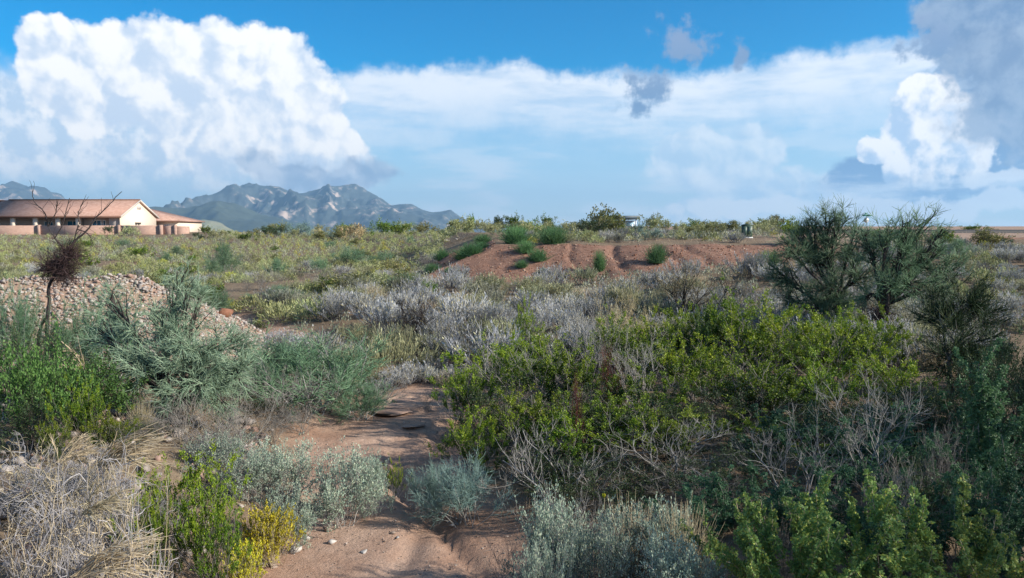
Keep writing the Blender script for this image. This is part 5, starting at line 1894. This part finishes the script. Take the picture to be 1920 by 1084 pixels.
# ------------------------------------------------------------------ the open scrub: nearest bushes one by one, the rest as one mass
def scatter(n, sampler, mind, seed):
    rng = np.random.default_rng(seed)
    cell = {}
    out = []
    cand = sampler(rng, n)
    for x, y, s in cand:
        md = mind * s
        k = (int(x // 1.5), int(y // 1.5))
        if any((x - a) ** 2 + (y - b) ** 2 < (md * 0.5 + c) ** 2 for i in (-1, 0, 1) for j in (-1, 0, 1) for a, b, c in cell.get((k[0] + i, k[1] + j), ())):
            continue
        cell.setdefault(k, []).append((x, y, md * 0.5))
        out.append((x, y, s))
    return np.array(out)


def in_view(x, y, m=1.0):
    return np.abs(x) < 0.66 * y + m


def in_sight(P, h=0.45):
    """which bushes the land does not hide from the camera"""
    zt = terrain(P[:, 0], P[:, 1]) + h * P[:, 2]
    ok = np.ones(len(P), bool)
    for t in np.linspace(0.25, 0.97, 60):
        ok &= terrain(P[:, 0] * t, P[:, 1] * t) < CAMZ + t * (zt - CAMZ)
    return P[ok]


# grey slope
def s_grey(rng, n):
    y = rng.uniform(17.5, 43.5, n)
    x = rng.uniform(-7, 24, n)
    s = 0.65 + 1.1 * rng.beta(1.4, 2.2, n)
    wx = np.interp(y, WY, WX)
    _, w, r, _, _ = terrain(x, y, True)
    ok = ((x > wx + 0.7) | (y > 18.3)) & (x > wx - 2.6) & ((w < 0.3) | (y > 18.0)) & (r < 0.3) & in_view(x, y, .5) & (x < 4.0 + 0.42 * y)
    return np.stack([x, y, s], -1)[ok]


G = in_sight(scatter(7000, s_grey, 0.74, 501))
o = np.argsort(G[:, 1] / G[:, 2])
rng5 = np.random.default_rng(77)
for i in o[:200]:
    x, y, s = G[i]
    w = 1.22 * s
    place('grey', 'grey_bush', x, y, 0.66 * s * rng5.uniform(0.8, 1.2), w, later('grey twiggy bush on the slope'), 'bush', 'grey bushes on the slope below the red bank')
rest_grey = G[o[200:]]

# dry gold tufts and olive sprigs among the grey ones
for k in range(34):
    i = o[int(rng5.integers(0, min(len(o), 380)))]
    x, y, s = G[i] + (rng5.normal(0, .4), rng5.normal(0, .4), 0)
    place('tangrass', 'straw_tuft', x, y, 0.55 * s, 0.85 * s, later('straw-coloured tuft on the grey slope'), 'grass tuft', 'straw tufts among the grey bushes')


# low bushes that make the skyline ragged
r6 = np.random.default_rng(640)
for k in range(64):
    if k < 40:
        y = r6.uniform(56, 92)
        x = X(r6.uniform(900, 1480), y)
    else:
        y = r6.uniform(100, 136)
        x = X(r6.uniform(400, 880), y)
    kd, nm, lbl = [('fcreosote', 'green_bush', 'green bush on the skyline'), ('folive', 'olive_bush', 'olive bush on the skyline'), ('fsalt', 'pale_bush', 'pale bush on the skyline'), ('fsalt', 'pale_bush', 'pale bush on the skyline'), ('fbroom', 'blue_green_bush', 'blue-green bush on the skyline')][int(r6.integers(5))]
    s_ = r6.uniform(0.7, 1.5) * (1.0 if k < 40 else 1.35)
    place(kd, nm, x, y, s_, s_ * r6.uniform(1.3, 2.2), later(lbl), 'bush', GS)
# mixed shrubs that break up the field and the slope
for k in range(70):
    y = 30 + 62 * r6.random() ** 1.2
    x = X(r6.uniform(20, 830), y) if k < 54 else X(r6.uniform(1480, 1910), min(y, 46))
    if k >= 54:
        y = min(y, 46)
    if terrain(np.array([x]), np.array([y]), True)[4][0] > 0.5:
        continue
    kd, nm, lbl = [('broom', 'dark_shrub', 'dark green shrub in the scrub'), ('folive', 'olive_shrub', 'olive shrub in the scrub'), ('fcreosote', 'green_shrub', 'leafy green shrub in the scrub'), ('deadgrey', 'bare_shrub', 'bare grey shrub in the scrub')][int(r6.integers(4))]
    s_ = r6.uniform(0.7, 1.25)
    place(kd, nm, x, y, s_, s_ * r6.uniform(1.2, 1.9), later(lbl), 'shrub', GF)


# field
def s_field(rng, n):
    y = 23.5 + 108 * rng.random(n) ** 0.8
    x = rng.uniform(-1, 1, n) * (0.66 * y + 1)
    s = rng.uniform(0.7, 1.45, n)
    z, w, r, sh, rm = terrain(x, y, True)
    wx = np.interp(y, WY, WX)
    xl = np.interp(y, [40, 46, 60, 80, 110, 160], [-2.0, -0.8, -1.5, -4.5, -9, -14])
    left = (x < wx - 0.1) | ((x < -6.0) & (y > 23.5) & (w < 0.5)) | ((x < xl - 3.5) & (y > 40))
    right = (x > 15) & (y < 52) & (x > 4.0 + 0.42 * y)
    top = (y > 48) & (x > xl + 2) & (y < 72) & (x < 26)
    bare = fbm(x * 0.16, y * 0.1, 2, 90) > np.where(top, 0.36, 0.31)
    wall = (x < -47) & (y > 108)
    ok = (left | right | top) & ((w < 0.5) | (y > 29.5)) & (r < 0.3) & (rm < 0.5) & (sh < 0.6) & bare & ~wall & (y < 130)
    return np.stack([x, y, s], -1)[ok]


FI = in_sight(scatter(34000, s_field, 0.74, 511))
o = np.argsort(FI[:, 1] / FI[:, 2])
kindsel = np.random.default_rng(9).random(len(FI))
greyish = fbm(FI[:, 0] * 0.10 + 40, FI[:, 1] * 0.06, 3, 33)
done = {'low': 0, 'greyf': 0, 'lowyel': 0}
rest = {'low': [], 'greyf': [], 'lowyel': []}
for i in o:
    x, y, s = FI[i]
    yel = kindsel[i] > 0.93
    k = 'lowyel' if yel else ('greyf' if kindsel[i] < (0.25 + 1.1 * max(0, greyish[i] - 0.42)) + 0.25 * (x > -6) else 'low')
    if done[k] < {'low': 280, 'greyf': 100, 'lowyel': 60}[k]:
        done[k] += 1
        if k == 'greyf':
            place('grey', 'grey_bush', x, y, 0.5 * s, 0.95 * s, later('small grey bush in the open scrub'), 'bush', 'grey bushes of the open scrub')
        elif k == 'low':
            place('low', 'low_bush', x, y, 0.48 * s, 0.95 * s, later('pale green bush in the scrub'), 'bush', 'pale green bushes of the open scrub')
        else:
            place('lowyel', 'yellow_bush', x, y, 0.40 * s, 0.75 * s, later('low yellow-green bush in the scrub'), 'bush', 'yellow-green bushes of the open scrub')
    else:
        rest[k].append((x, y, s))


def mass(name, pts, mat, label, seed, n=70, h=0.5, w=0.5):
    pts = np.array(pts)
    rng = np.random.default_rng(seed)
    tm = [small_dome(seed + k, n, h, w) for k in range(4)]
    mb = MB()
    pz = terrain(pts[:, 0], pts[:, 1])
    for k, t in enumerate(tm):
        V, Fc = np.concatenate(t.v), t.f[0]
        sel = np.arange(len(pts)) % 4 == k
        q, zz = pts[sel], pz[sel]
        m = len(q)
        if not m:
            continue
        a = rng.uniform(0, 2 * np.pi, m)
        c, s = np.cos(a)[:, None], np.sin(a)[:, None]
        sc = q[:, 2][:, None]
        Q = np.stack([(V[None, :, 0] * c - V[None, :, 1] * s) * sc + q[:, 0][:, None], (V[None, :, 0] * s + V[None, :, 1] * c) * sc + q[:, 1][:, None], V[None, :, 2] * sc + zz[:, None]], -1)
        mb.add(Q.reshape(-1, 3), (Fc[None] + (np.arange(m) * len(V))[:, None, None]).reshape(-1, 4))
    tag(mb.build(name, mat), label, None, None, 'stuff')


name_by_landmarks()
mass('scrub', rest['low'], L_FIELD, 'far pale green scrub covering the field up to the house', 601, 62)
mass('scrub', np.vstack([np.array(rest['greyf']).reshape(-1, 3), rest_grey]), L_BURS, 'far grey scrub covering the field and slope', 611, 50)
if rest['lowyel']:
    mass('scrub', rest['lowyel'], L_YELF, 'far yellow-green scrub dotted over the field', 621)
print('SCATTER grey', len(G), 'field', len(FI), {k: len(v) for k, v in rest.items()}, done)

# dry grass between the bushes: uncountable
rgg = np.random.default_rng(701)
n = 17000
y = 6 + 70 * rgg.random(n) ** 1.7
x = rgg.uniform(-1, 1, n) * (0.66 * y + 1)
z, w, r, sh, rm = terrain(x, y, True)
ok = (w < 0.15) & (r < 0.3) & (rm < 0.5) & (fbm(x * 0.4, y * 0.4, 3, 71) > 0.42)
b = np.stack([x, y, z], -1)[ok]
mb = MB()
m = len(b)
P = grow(b, cone(rgg, m, 5, 60), rgg.uniform(0.08, 0.30, m), 1, 0.2, -0.1, rgg)
strands(mb, P, np.clip(0.0006 * b[:, 1] / 6, 0.002, 0.008), 0.001, 3)
tag(mb.build('dry_grass', B_TAN), 'short dry straw grass between the bushes', None, None, 'stuff')


# ================================================================== the near plants
GT = 'olive-green leafy bushes of the thicket right of the wash'
for (px, d, top, w, label) in [
    (955, 15.5, 636, 224, 'leafy bush behind the front left corner of the thicket'),
    (1085, 13.6, 650, 246, 'leafy bush left of the rust-red dead bush'),
    (1195, 16.0, 594, 224, 'leafy bush behind the rust-red dead bush'),
    (1225, 12.6, 686, 280, 'leafy bush in front of the bleached branches right of the rust-red bush'),
    (1310, 14.4, 622, 257, 'leafy bush below the fresh green feathery bush'),
    (1330, 18.0, 571, 201, 'leafy bush at the foot of the tan tree'),
    (1392, 16.8, 560, 224, 'leafy bush right of the fresh green feathery bush'),
    (1470, 15.6, 574, 257, 'leafy bush left of the pair of tall trees'),
    (1400, 12.6, 670, 280, 'leafy bush in the middle of the thicket, above the crooked bleached bush'),
    (1555, 14.8, 592, 257, 'leafy bush in front of the left tall tree'),
    (1640, 16.2, 586, 224, 'leafy bush at the foot of the tree with the mistletoe burl'),
    (1545, 12.6, 670, 280, 'leafy bush in front of the two tall trees, nearer row'),
    (1660, 13.0, 646, 268, 'leafy bush left of the dark rounded tree'),
    (1270, 10.8, 778, 268, 'leafy bush over the long bleached branches'),
    (1420, 10.8, 778, 280, 'leafy bush left of the dark feathery one at centre right'),
    (1150, 11.4, 736, 268, 'bright leafy bush in the middle of the thicket front'),
    (1080, 10.6, 781, 257, 'leafy bush over the sprawling bleached branches'),
    (1000, 11.8, 716, 257, 'bright leafy bush, second from the thicket front left corner'),
    (1150, 17.5, 592, 179, 'leafy bush below the golden bush'),
    (1245, 18.0, 582, 168, 'leafy bush left of the foot of the tan tree'),
    (1030, 16.5, 631, 201, 'leafy bush behind the spreading bleached bush'),
    (1610, 18.5, 582, 179, 'leafy bush between the two tall trees'),
    (1480, 18.0, 572, 201, 'leafy bush at the back, left of the left tall tree')]:
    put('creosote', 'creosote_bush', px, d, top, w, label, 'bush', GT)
for (kind, name, px, d, top, w, label, cat) in [
    ('creosote', 'creosote_bush', 872, 14.2, 672, 160, 'dark leafy bush overhanging the wash at the thicket edge', 'bush'),
    ('creosote', 'creosote_bush', 900, 11.2, 762, 190, 'yellow-green leafy bush at the front left corner of the thicket', 'bush'),
    ('creosote', 'creosote_bush', 735, 10.6, 868, 60, 'small olive sprig standing in the wash behind the silver bush', 'bush'),
    ('creosote', 'creosote_bush', 985, 19.5, 560, 70, 'upright olive bush rising out of the grey slope', 'bush'),
    ('greenfeather', 'feathery_bush', 1305, 17.0, 585, 90, 'fresh green feathery bush in front of the tan tree', 'bush'),
    ('greenfeather', 'feathery_bush', 1345, 15.4, 640, 80, 'lower fresh green feathery bush inside the thicket', 'bush'),
    ('tantree', 'tan_tree', 1285, 26.0, 496, 150, 'small tree with black trunk and dry tan crown', 'tree'),
    ('tanbush', 'tan_bush', 1375, 25.0, 530, 110, 'dry golden bush right of the tan tree', 'bush'),
    ('tanbush', 'tan_bush', 1150, 20.0, 545, 110, 'dry golden bush left of the tan tree, behind the thicket', 'bush'),
    ('tanbush', 'tan_bush', 1195, 18.8, 580, 80, 'small golden bush at the back of the thicket', 'bush'),
    ('deaddark', 'bare_tree', 788, 23.5, 556, 90, 'bare dark little tree standing in the grey slope', 'tree'),
    ('deaddark', 'bare_tree', 758, 23.8, 580, 60, 'smaller bare dark bush left of the bare little tree', 'bush'),
    ('rust', 'rust_bush', 1146, 13.0, 648, 62, 'dark rust-red dead bush in the thicket', 'bush'),
    ('rust', 'rust_bush', 1085, 11.0, 710, 34, 'small dark red clump left of the rust-red dead bush', 'bush'),
    ('deadpale', 'bleached_bush', 1000, 14.6, 640, 210, 'bleached leafless bush spreading at the back left of the thicket', 'bush'),
    ('deadpale', 'bleached_bush', 1112, 15.2, 572, 110, 'tall bleached bush with mauve twigs above the rust-red one', 'bush'),
    ('deadpale', 'bleached_bush', 1190, 13.4, 640, 130, 'bleached branches right of the rust-red bush', 'bush'),
    ('deadarch', 'bleached_bush', 1050, 9.9, 805, 300, 'sprawling bleached branches low at the thicket front', 'bush'),
    ('deadarch', 'bleached_bush', 1260, 9.9, 790, 320, 'long bleached branches lying across the middle of the thicket front', 'bush'),
    ('deadarch', 'bleached_bush', 1510, 8.8, 800, 240, 'pale bare branches curving up above the feathery shoots', 'bush'),
    ('deadpale', 'bleached_bush', 1640, 9.2, 712, 230, 'tall pale leafless bush in the dark right part of the thicket', 'bush'),
    ('deadgrey', 'bare_bush', 1690, 7.4, 868, 210, 'thicket of leaning bare grey stems at the lower right', 'bush'),
    ('deadgrey', 'bare_bush', 1780, 8.0, 800, 160, 'bare grey stems behind the feathery shoots at the right edge', 'bush'),
    ('deadgrey', 'bare_bush', 1330, 9.0, 880, 200, 'dark tangle of bare stems under the thicket front', 'bush'),
    ('feather', 'mesquite_bush', 1480, 10.2, 770, 220, 'dark feathery bush at the centre right of the thicket', 'bush'),
    ('feather', 'mesquite_bush', 1585, 9.2, 815, 230, 'dark feathery bush below the tall pale leafless one', 'bush'),
    ('feather', 'mesquite_bush', 1720, 9.6, 765, 250, 'dark feathery bush under the dark rounded tree', 'bush'),
    ('feather', 'mesquite_bush', 1760, 8.2, 838, 240, 'dark feathery bush above the leaning grey stems', 'bush'),
    ('feather', 'mesquite_bush', 1420, 8.4, 878, 200, 'dark feathery bush right of the big silver bush', 'bush'),
    ('feather', 'mesquite_bush', 1880, 7.2, 860, 240, 'dark feathery bush at the right edge, below the tall shoots', 'bush'),
    ('feather', 'mesquite_bush', 1600, 7.6, 890, 240, 'dark feathery bush behind the bottom shoots', 'bush'),
    ('dark', 'dark_bush', 1300, 9.4, 862, 170, 'very dark leafy bush behind the big silver bush', 'bush'),
    ('dark', 'dark_bush', 1895, 11.5, 640, 150, 'black-green bush at the right edge', 'bush'),
    ('dark', 'dark_bush', 1800, 11.0, 720, 200, 'black-green bush behind the tall feathery shoots', 'bush'),
    ('tallshoot', 'feathery_shoots', 1868, 8.6, 668, 150, 'tall upright feathery shoots at the right edge', 'bush'),
    ('shoot', 'feathery_shoots', 1490, 6.2, 978, 216, 'bright feathery shoots right of the big silver bush at the bottom', 'bush'),
    ('shoot', 'feathery_shoots', 1545, 6.1, 935, 287, 'brightest yellow-green feathery shoots at the bottom', 'bush'),
    ('shoot', 'feathery_shoots', 1650, 6.5, 938, 232, 'upright green feathery shoots right of the brightest ones', 'bush'),
    ('shoot', 'feathery_shoots', 1745, 5.8, 1015, 273, 'low feathery shoots below the leaning grey stems', 'bush'),
    ('shoot', 'feathery_shoots', 1870, 6.0, 938, 259, 'green feathery shoots in the bottom right corner', 'bush'),
    ('deadgrey', 'bare_bush', 1478, 6.6, 968, 90, 'small brown bare bush between the bottom feathery shoots', 'bush'),
    ('feather', 'mesquite_bush', 1340, 8.2, 900, 190, 'dark feathery bush under the front middle of the thicket', 'bush'),
    ('feather', 'mesquite_bush', 1500, 7.6, 905, 210, 'dark feathery bush between the brightest shoots and the thicket', 'bush'),
    ('feather', 'mesquite_bush', 1680, 6.9, 945, 220, 'dark feathery bush right of the upright green shoots', 'bush'),
    ('feather', 'mesquite_bush', 1810, 7.0, 905, 220, 'dark feathery bush left of the corner shoots', 'bush'),
    ('feather', 'mesquite_bush', 1640, 10.4, 770, 220, 'dark feathery bush behind the tall pale leafless one', 'bush'),
    ('feather', 'mesquite_bush', 1850, 9.4, 760, 220, 'dark feathery bush behind the tall upright shoots', 'bush'),
    ('dark', 'dark_bush', 1180, 9.8, 850, 190, 'dark leafy bush below the bright middle of the thicket front', 'bush'),
    ('dark', 'dark_bush', 1010, 10.2, 840, 190, 'dark leafy bush under the front left of the thicket', 'bush'),
    ('dark', 'dark_bush', 1440, 9.3, 850, 200, 'dark leafy bush under the middle right of the thicket', 'bush'),
    ('dark', 'dark_bush', 1560, 10.6, 760, 220, 'dark leafy bush under the right part of the thicket', 'bush'),
    ('dark', 'dark_bush', 1740, 11.4, 720, 200, 'dark leafy bush at the foot of the dark rounded tree', 'bush'),
    ('dark', 'dark_bush', 1870, 13.0, 640, 180, 'dark leafy bush right of the dark rounded tree', 'bush'),
    ('dark', 'dark_bush', 1720, 8.0, 870, 200, 'dark leafy bush behind the leaning grey stems', 'bush'),
    ('dark', 'dark_bush', 1080, 12.4, 730, 220, 'dark leafy bush inside the thicket left of centre', 'bush'),
    ('dark', 'dark_bush', 1230, 11.6, 760, 230, 'dark leafy bush inside the thicket at centre', 'bush'),
    ('dark', 'dark_bush', 1340, 12.0, 730, 230, 'dark leafy bush inside the thicket right of centre', 'bush'),
    ('dark', 'dark_bush', 1470, 12.8, 700, 220, 'dark leafy bush inside the thicket before the left tall tree', 'bush'),
    ('dark', 'dark_bush', 950, 12.6, 740, 180, 'dark leafy bush inside the thicket near the wash', 'bush'),
    ('dark', 'dark_bush', 1640, 11.4, 740, 220, 'dark leafy bush inside the thicket before the burl tree', 'bush'),
    ('dark', 'dark_bush', 1120, 9.2, 880, 180, 'dark leafy bush behind the bleached twigs of the silver bushes', 'bush'),
    ('feather', 'mesquite_bush', 1905, 8.4, 800, 230, 'dark feathery bush cut by the right picture edge at mid height', 'bush'),
    ('feather', 'mesquite_bush', 1900, 6.8, 930, 240, 'dark feathery bush cut by the right picture edge near the bottom', 'bush'),
    ('dark', 'dark_bush', 1900, 9.8, 730, 200, 'black-green bush at the right edge below the other black-green one', 'bush'),
    # left side
    ('broom', 'fine_green_shrub', 588, 15.2, 632, 260, 'big dark green fine-twigged shrub left of the wash', 'bush'),
    ('broom', 'fine_green_shrub', 505, 16.4, 645, 170, 'dark green fine-twigged shrub joining the big one on its left', 'bush'),
    ('broom', 'fine_green_shrub', 672, 14.8, 715, 110, 'low dark green shrub at the wash side of the big one', 'bush'),
    ('deadarch', 'bleached_bush', 655, 15.4, 690, 190, 'silvery bare branches arching in front of the big dark green shrub', 'bush'),
    ('deadpale', 'bleached_bush', 492, 14.6, 672, 110, 'silvery bare bush beside the pale green tree', 'bush'),
    ('deadgrey', 'bare_bush', 450, 12.2, 725, 210, 'grey mat of bare twigs at the right foot of the pale green tree', 'bush'),
    ('deadgrey', 'bare_bush', 330, 11.4, 745, 220, 'grey bare twigs under the pale green tree', 'bush'),
    ('deadgrey', 'bare_bush', 410, 10.9, 775, 190, 'grey twigs between the pale green tree and the silver bush', 'bush'),
    ('tangrass', 'straw_tuft', 255, 11.4, 752, 50, 'hanging straw tuft at the left of the pale green tree', 'grass tuft'),
    ('fan', 'straw_spray', 180, 12.0, 655, 70, 'brown straw spray drooping beside the pale green tree', 'grass tuft'),
    ('lush', 'leafy_bush', 60, 10.4, 648, 180, 'bright green leafy bush at the left edge', 'bush'),
    ('lush', 'leafy_bush', 150, 11.2, 675, 150, 'darker leafy bush right of the bright green one', 'bush'),
    ('dark', 'dark_bush', 40, 12.4, 600, 130, 'dark bush at the left edge below the rock bank', 'bush'),
    ('dark', 'dark_bush', 120, 12.0, 650, 140, 'dark bush at the foot of the bare black tree', 'bush'),
    ('dark', 'dark_bush', 60, 9.9, 735, 170, 'very dark bush under the bright green leafy one', 'bush'),
    ('creosote', 'creosote_bush', 150, 9.9, 715, 130, 'yellow-green leafy bush above the straw spray', 'bush'),
    ('creosote', 'creosote_bush', 95, 9.2, 778, 90, 'small green bush beside the pale rocks at left', 'bush'),
    ('broom', 'pale_green_bush', 20, 16.0, 540, 90, 'hazy pale green bush before the rock bank at the left edge', 'bush'),
    ('creosote', 'creosote_bush', 330, 8.0, 850, 260, 'sprawling bright green bush above the near rocks', 'bush'),
    ('creosote', 'creosote_bush', 385, 7.2, 895, 180, 'bright green bush just left of the yellow flowering one', 'bush'),
    ('creosote', 'creosote_bush', 275, 7.0, 925, 110, 'thin green bush over the pale rocks at the bottom', 'bush'),
    ('dark', 'dark_bush', 240, 10.9, 800, 130, 'dark green bush behind the large straw spray', 'bush'),
    ('tangle', 'dry_brush', 60, 7.6, 850, 260, 'heap of dry grey and straw twigs at the left edge', 'brush'),
    ('tangle', 'dry_brush', 180, 7.0, 890, 260, 'heap of dry twigs below the large straw spray', 'brush'),
    ('tangle', 'dry_brush', 60, 6.3, 960, 270, 'heap of dry twigs in the bottom left corner', 'brush'),
    ('tangle', 'dry_brush', 210, 6.0, 1000, 230, 'heap of dry twigs at the bottom left of the green bush', 'brush'),
    ('tangle', 'dry_brush', 130, 8.6, 850, 200, 'heap of dry twigs behind the large straw spray', 'brush'),
    ('yellow', 'flowering_bush', 490, 8.35, 962, 108, 'round bush covered in bright yellow flowers', 'bush'),
    ('yellow', 'flowering_bush', 443, 7.5, 1030, 74, 'smaller yellow flowering bush at the bottom', 'bush'),
    ('salt', 'silver_bush', 628, 9.6, 855, 170, 'round silvery green bush beside the wash', 'bush'),
    ('salt', 'silver_bush', 520, 10.2, 838, 150, 'silvery bush left of the round one, behind the flowers', 'bush'),
    ('salt', 'silver_bush', 455, 9.8, 850, 110, 'grey-green bush between the silver bush and the green one', 'bush'),
    ('salt', 'silver_bush', 530, 8.7, 928, 96, 'small silvery bush just above the yellow flowers', 'bush'),
    ('salt', 'silver_bush', 690, 9.9, 862, 70, 'grey silvery bush at the wash edge', 'bush'),
    ('teal', 'teal_shrub', 868, 9.7, 878, 150, 'teal twiggy shrub at the right edge of the wash', 'bush'),
    ('teal', 'teal_shrub', 800, 10.2, 880, 80, 'smaller teal shrub left of the teal one', 'bush'),
    ('grey', 'grey_bush', 745, 18.2, 690, 90, 'pinkish grey bush where the wash bends', 'bush'),
    ('tangrass', 'straw_tuft', 712, 18.8, 680, 70, 'orange straw grass at the bend of the wash', 'grass tuft'),
    ('tangrass', 'straw_tuft', 690, 19.2, 672, 50, 'straw grass behind the dark green shrub at the bend', 'grass tuft'),
    ('deadgrey', 'bare_bush', 800, 15.6, 735, 60, 'dark bare twigs under the bank at the bend of the wash', 'bush'),
    ('salt', 'silver_bush', 1050, 7.5, 948, 170, 'silvery bush with bare twig tips at the bottom centre', 'bush'),
    ('salt', 'silver_bush', 1130, 6.9, 985, 200, 'biggest silver-green bush at the bottom centre', 'bush'),
    ('salt', 'silver_bush', 1250, 7.4, 945, 190, 'silvery bush under the dark thicket with straw stalks', 'bush'),
    ('salt', 'silver_bush', 1300, 6.4, 1025, 200, 'silver-green bush at the bottom, left of the feathery shoots', 'bush'),
    ('salt', 'silver_bush', 1020, 6.6, 1030, 120, 'silvery bush at the edge of the wash at the bottom', 'bush'),
    ('deadpale', 'bleached_bush', 1080, 7.9, 920, 120, 'bleached twigs sticking out of the silver bushes', 'bush'),
    ('tangrass', 'straw_tuft', 1290, 7.0, 960, 130, 'straw-coloured stalks among the silver bushes', 'grass tuft'),
    ('tangrass', 'straw_tuft', 1190, 7.3, 950, 110, 'straw stalks left of the other straw stalks in the silver bushes', 'grass tuft'),
    ('deadgrey', 'bare_bush', 960, 7.6, 1020, 90, 'grey bare twigs at the edge of the gravel', 'bush'),
]:
    put(kind, name, px, d, top, w, label, cat)

# unseen trees added outside the picture at the right to shade the thicket
for (x, y, h, w, label) in [(15.5, 7.6, 6.6, 6.0, 'tall dark unseen tree added at the right to shade the thicket'),
                            (13.0, 4.6, 5.6, 4.5, 'smaller dark unseen tree near the camera, added to shade the thicket'),
                            (19.5, 11.5, 6.8, 6.5, 'second dark unseen tree, added farther off to shade the thicket')]:
    place('fdark', 'added_shade_tree', x, y, h, w, label, 'tree')

# sprays with a set direction
for (px, py, d, h, w, rz, var, label) in [
    (175, 842, 7.6, 0.36, 0.62, 0.1, 0, 'large straw-coloured spray at left, arching to the right'),
    (95, 846, 7.5, 0.25, 0.4, 0.5, 1, 'small straw spray left of the large one'),
    (140, 940, 6.5, 0.26, 0.42, -0.2, 2, 'straw spray in the middle of the dry brush'),
    (125, 1055, 5.9, 0.32, 0.6, 0.2, 0, 'straw spray in the bottom left corner')]:
    x = X(px, d)
    zt = Z(py, d) - 0.5 * h
    place('fan', 'straw_spray', x, d, h, w, label, 'grass tuft', rz=rz, var=var, dz=zt - ground_z(x, d))
for (kind, name, px, d, top, w, label) in [
    ('broom', 'pale_green_bush', 200, 15.0, 545, 110, 'airy pale green bush in front of the rock bank'),
    ('broom', 'pale_green_bush', 120, 14.6, 575, 100, 'airy green bush at the foot of the rock bank'),
    ('tangle', 'dry_brush', 270, 7.4, 930, 170, 'heap of dry twigs under the sprawling bright green bush'),
    ('tangle', 'dry_brush', 370, 11.0, 830, 170, 'dry twigs under the right side of the pale green tree'),
    ('deadgrey', 'bare_bush', 260, 10.8, 790, 170, 'grey bare twigs at the left foot of the pale green tree'),
    ('deadgrey', 'bare_bush', 500, 12.6, 760, 130, 'grey bare twigs between the pale green tree and the wash'),
    ('deadarch', 'bleached_bush', 560, 14.4, 690, 170, 'silvery branches sweeping low over the wash sand'),
    ('salt', 'silver_bush', 400, 10.4, 820, 130, 'grey-green bush at the foot of the pale green tree'),
    ('creosote', 'creosote_bush', 200, 9.6, 770, 130, 'green bush right of the dark bush under the leafy one'),
    ('dark', 'dark_bush', 470, 14.0, 770, 110, 'dark bush under the silvery bare branches beside the wash'),
    ('deadgrey', 'bare_bush', 560, 13.6, 760, 110, 'grey bare twigs hanging over the wash sand'),
    ('grey', 'grey_bush', 700, 17.2, 712, 90, 'mauve grey bush where the wash disappears'),
    ('grey', 'grey_bush', 800, 18.6, 690, 80, 'pale grey bush at the right side of the wash bend')]:
    put(kind, name, px, d, top, w, label, 'bush')


# yellow petal-like bloom on a stalk
def bloom():
    d = 7.3
    x = X(1137, d)
    g = ground_z(x, d)
    h = Z(940, d) - g
    o = empty('yellow_flower', (x, d, g))
    rng = np.random.default_rng(3)
    st = MB()
    tube(st, [(0, 0, -0.02), (0.01, 0.01, h * 0.5), (0, 0, h - 0.02)], 0.003, 0.002, 4)
    st.build('stalk', B_TAN, o)
    fl = MB()
    a = np.zeros((9, 3)) + (0, 0, h - 0.02)
    leaves(fl, a, cone(rng, 9, 0, 32), 0.05, 0.03, rng)
    fl.build('petals', L_YEL, o)
    tag(o, 'single yellow flower above the silver bushes', 'flower')


bloom()


# fallen twigs and leaf bits under the plants
rl_ = np.random.default_rng(801)
n = 9000
y = 5 + 14 * rl_.random(n) ** 1.3
x = np.interp(y, WY, WX) + rl_.normal(0, 2.6, n)
z, w, r, sh, rm = terrain(x, y, True)
ok = (w < 0.55) | (rl_.random(n) < 0.12)
b = np.stack([x, y, z + 0.008], -1)[ok]
m = len(b)
dd = rdir(rl_, m) * (1, 1, 0.12)
mb = MB()
strands(mb, grow(b, dd, rl_.uniform(0.03, 0.16, m), 1, 0.2, 0.0, rl_), 0.0026, 0.0014, 3)
tag(mb.build('twig_litter', B_GREY), 'fallen twigs and dead bits on the soil beside the wash', None, None, 'stuff')


# ------------------------------------------------------------------ haze: the air over the valley
def build_haze():
    m = bpy.data.materials.new('haze_air')
    m.use_nodes = True
    T = NT(m.node_tree)
    out = T.node('ShaderNodeOutputMaterial')
    v = T.node('ShaderNodeVolumePrincipled')
    T.put(v.inputs['Color'], (0.42, 0.71, 1.0))
    v.inputs['Density'].default_value = HAZE
    v.inputs['Anisotropy'].default_value = 0.2
    T.l.new(v.outputs[0], out.inputs['Volume'])
    o = MB().box(-9500, 9500, -400, 12500, -18, 615).build('haze', m)
    tag(o, 'thin blue haze in the valley air', None, None, 'stuff')


HAZE = 7.8e-5
build_haze()
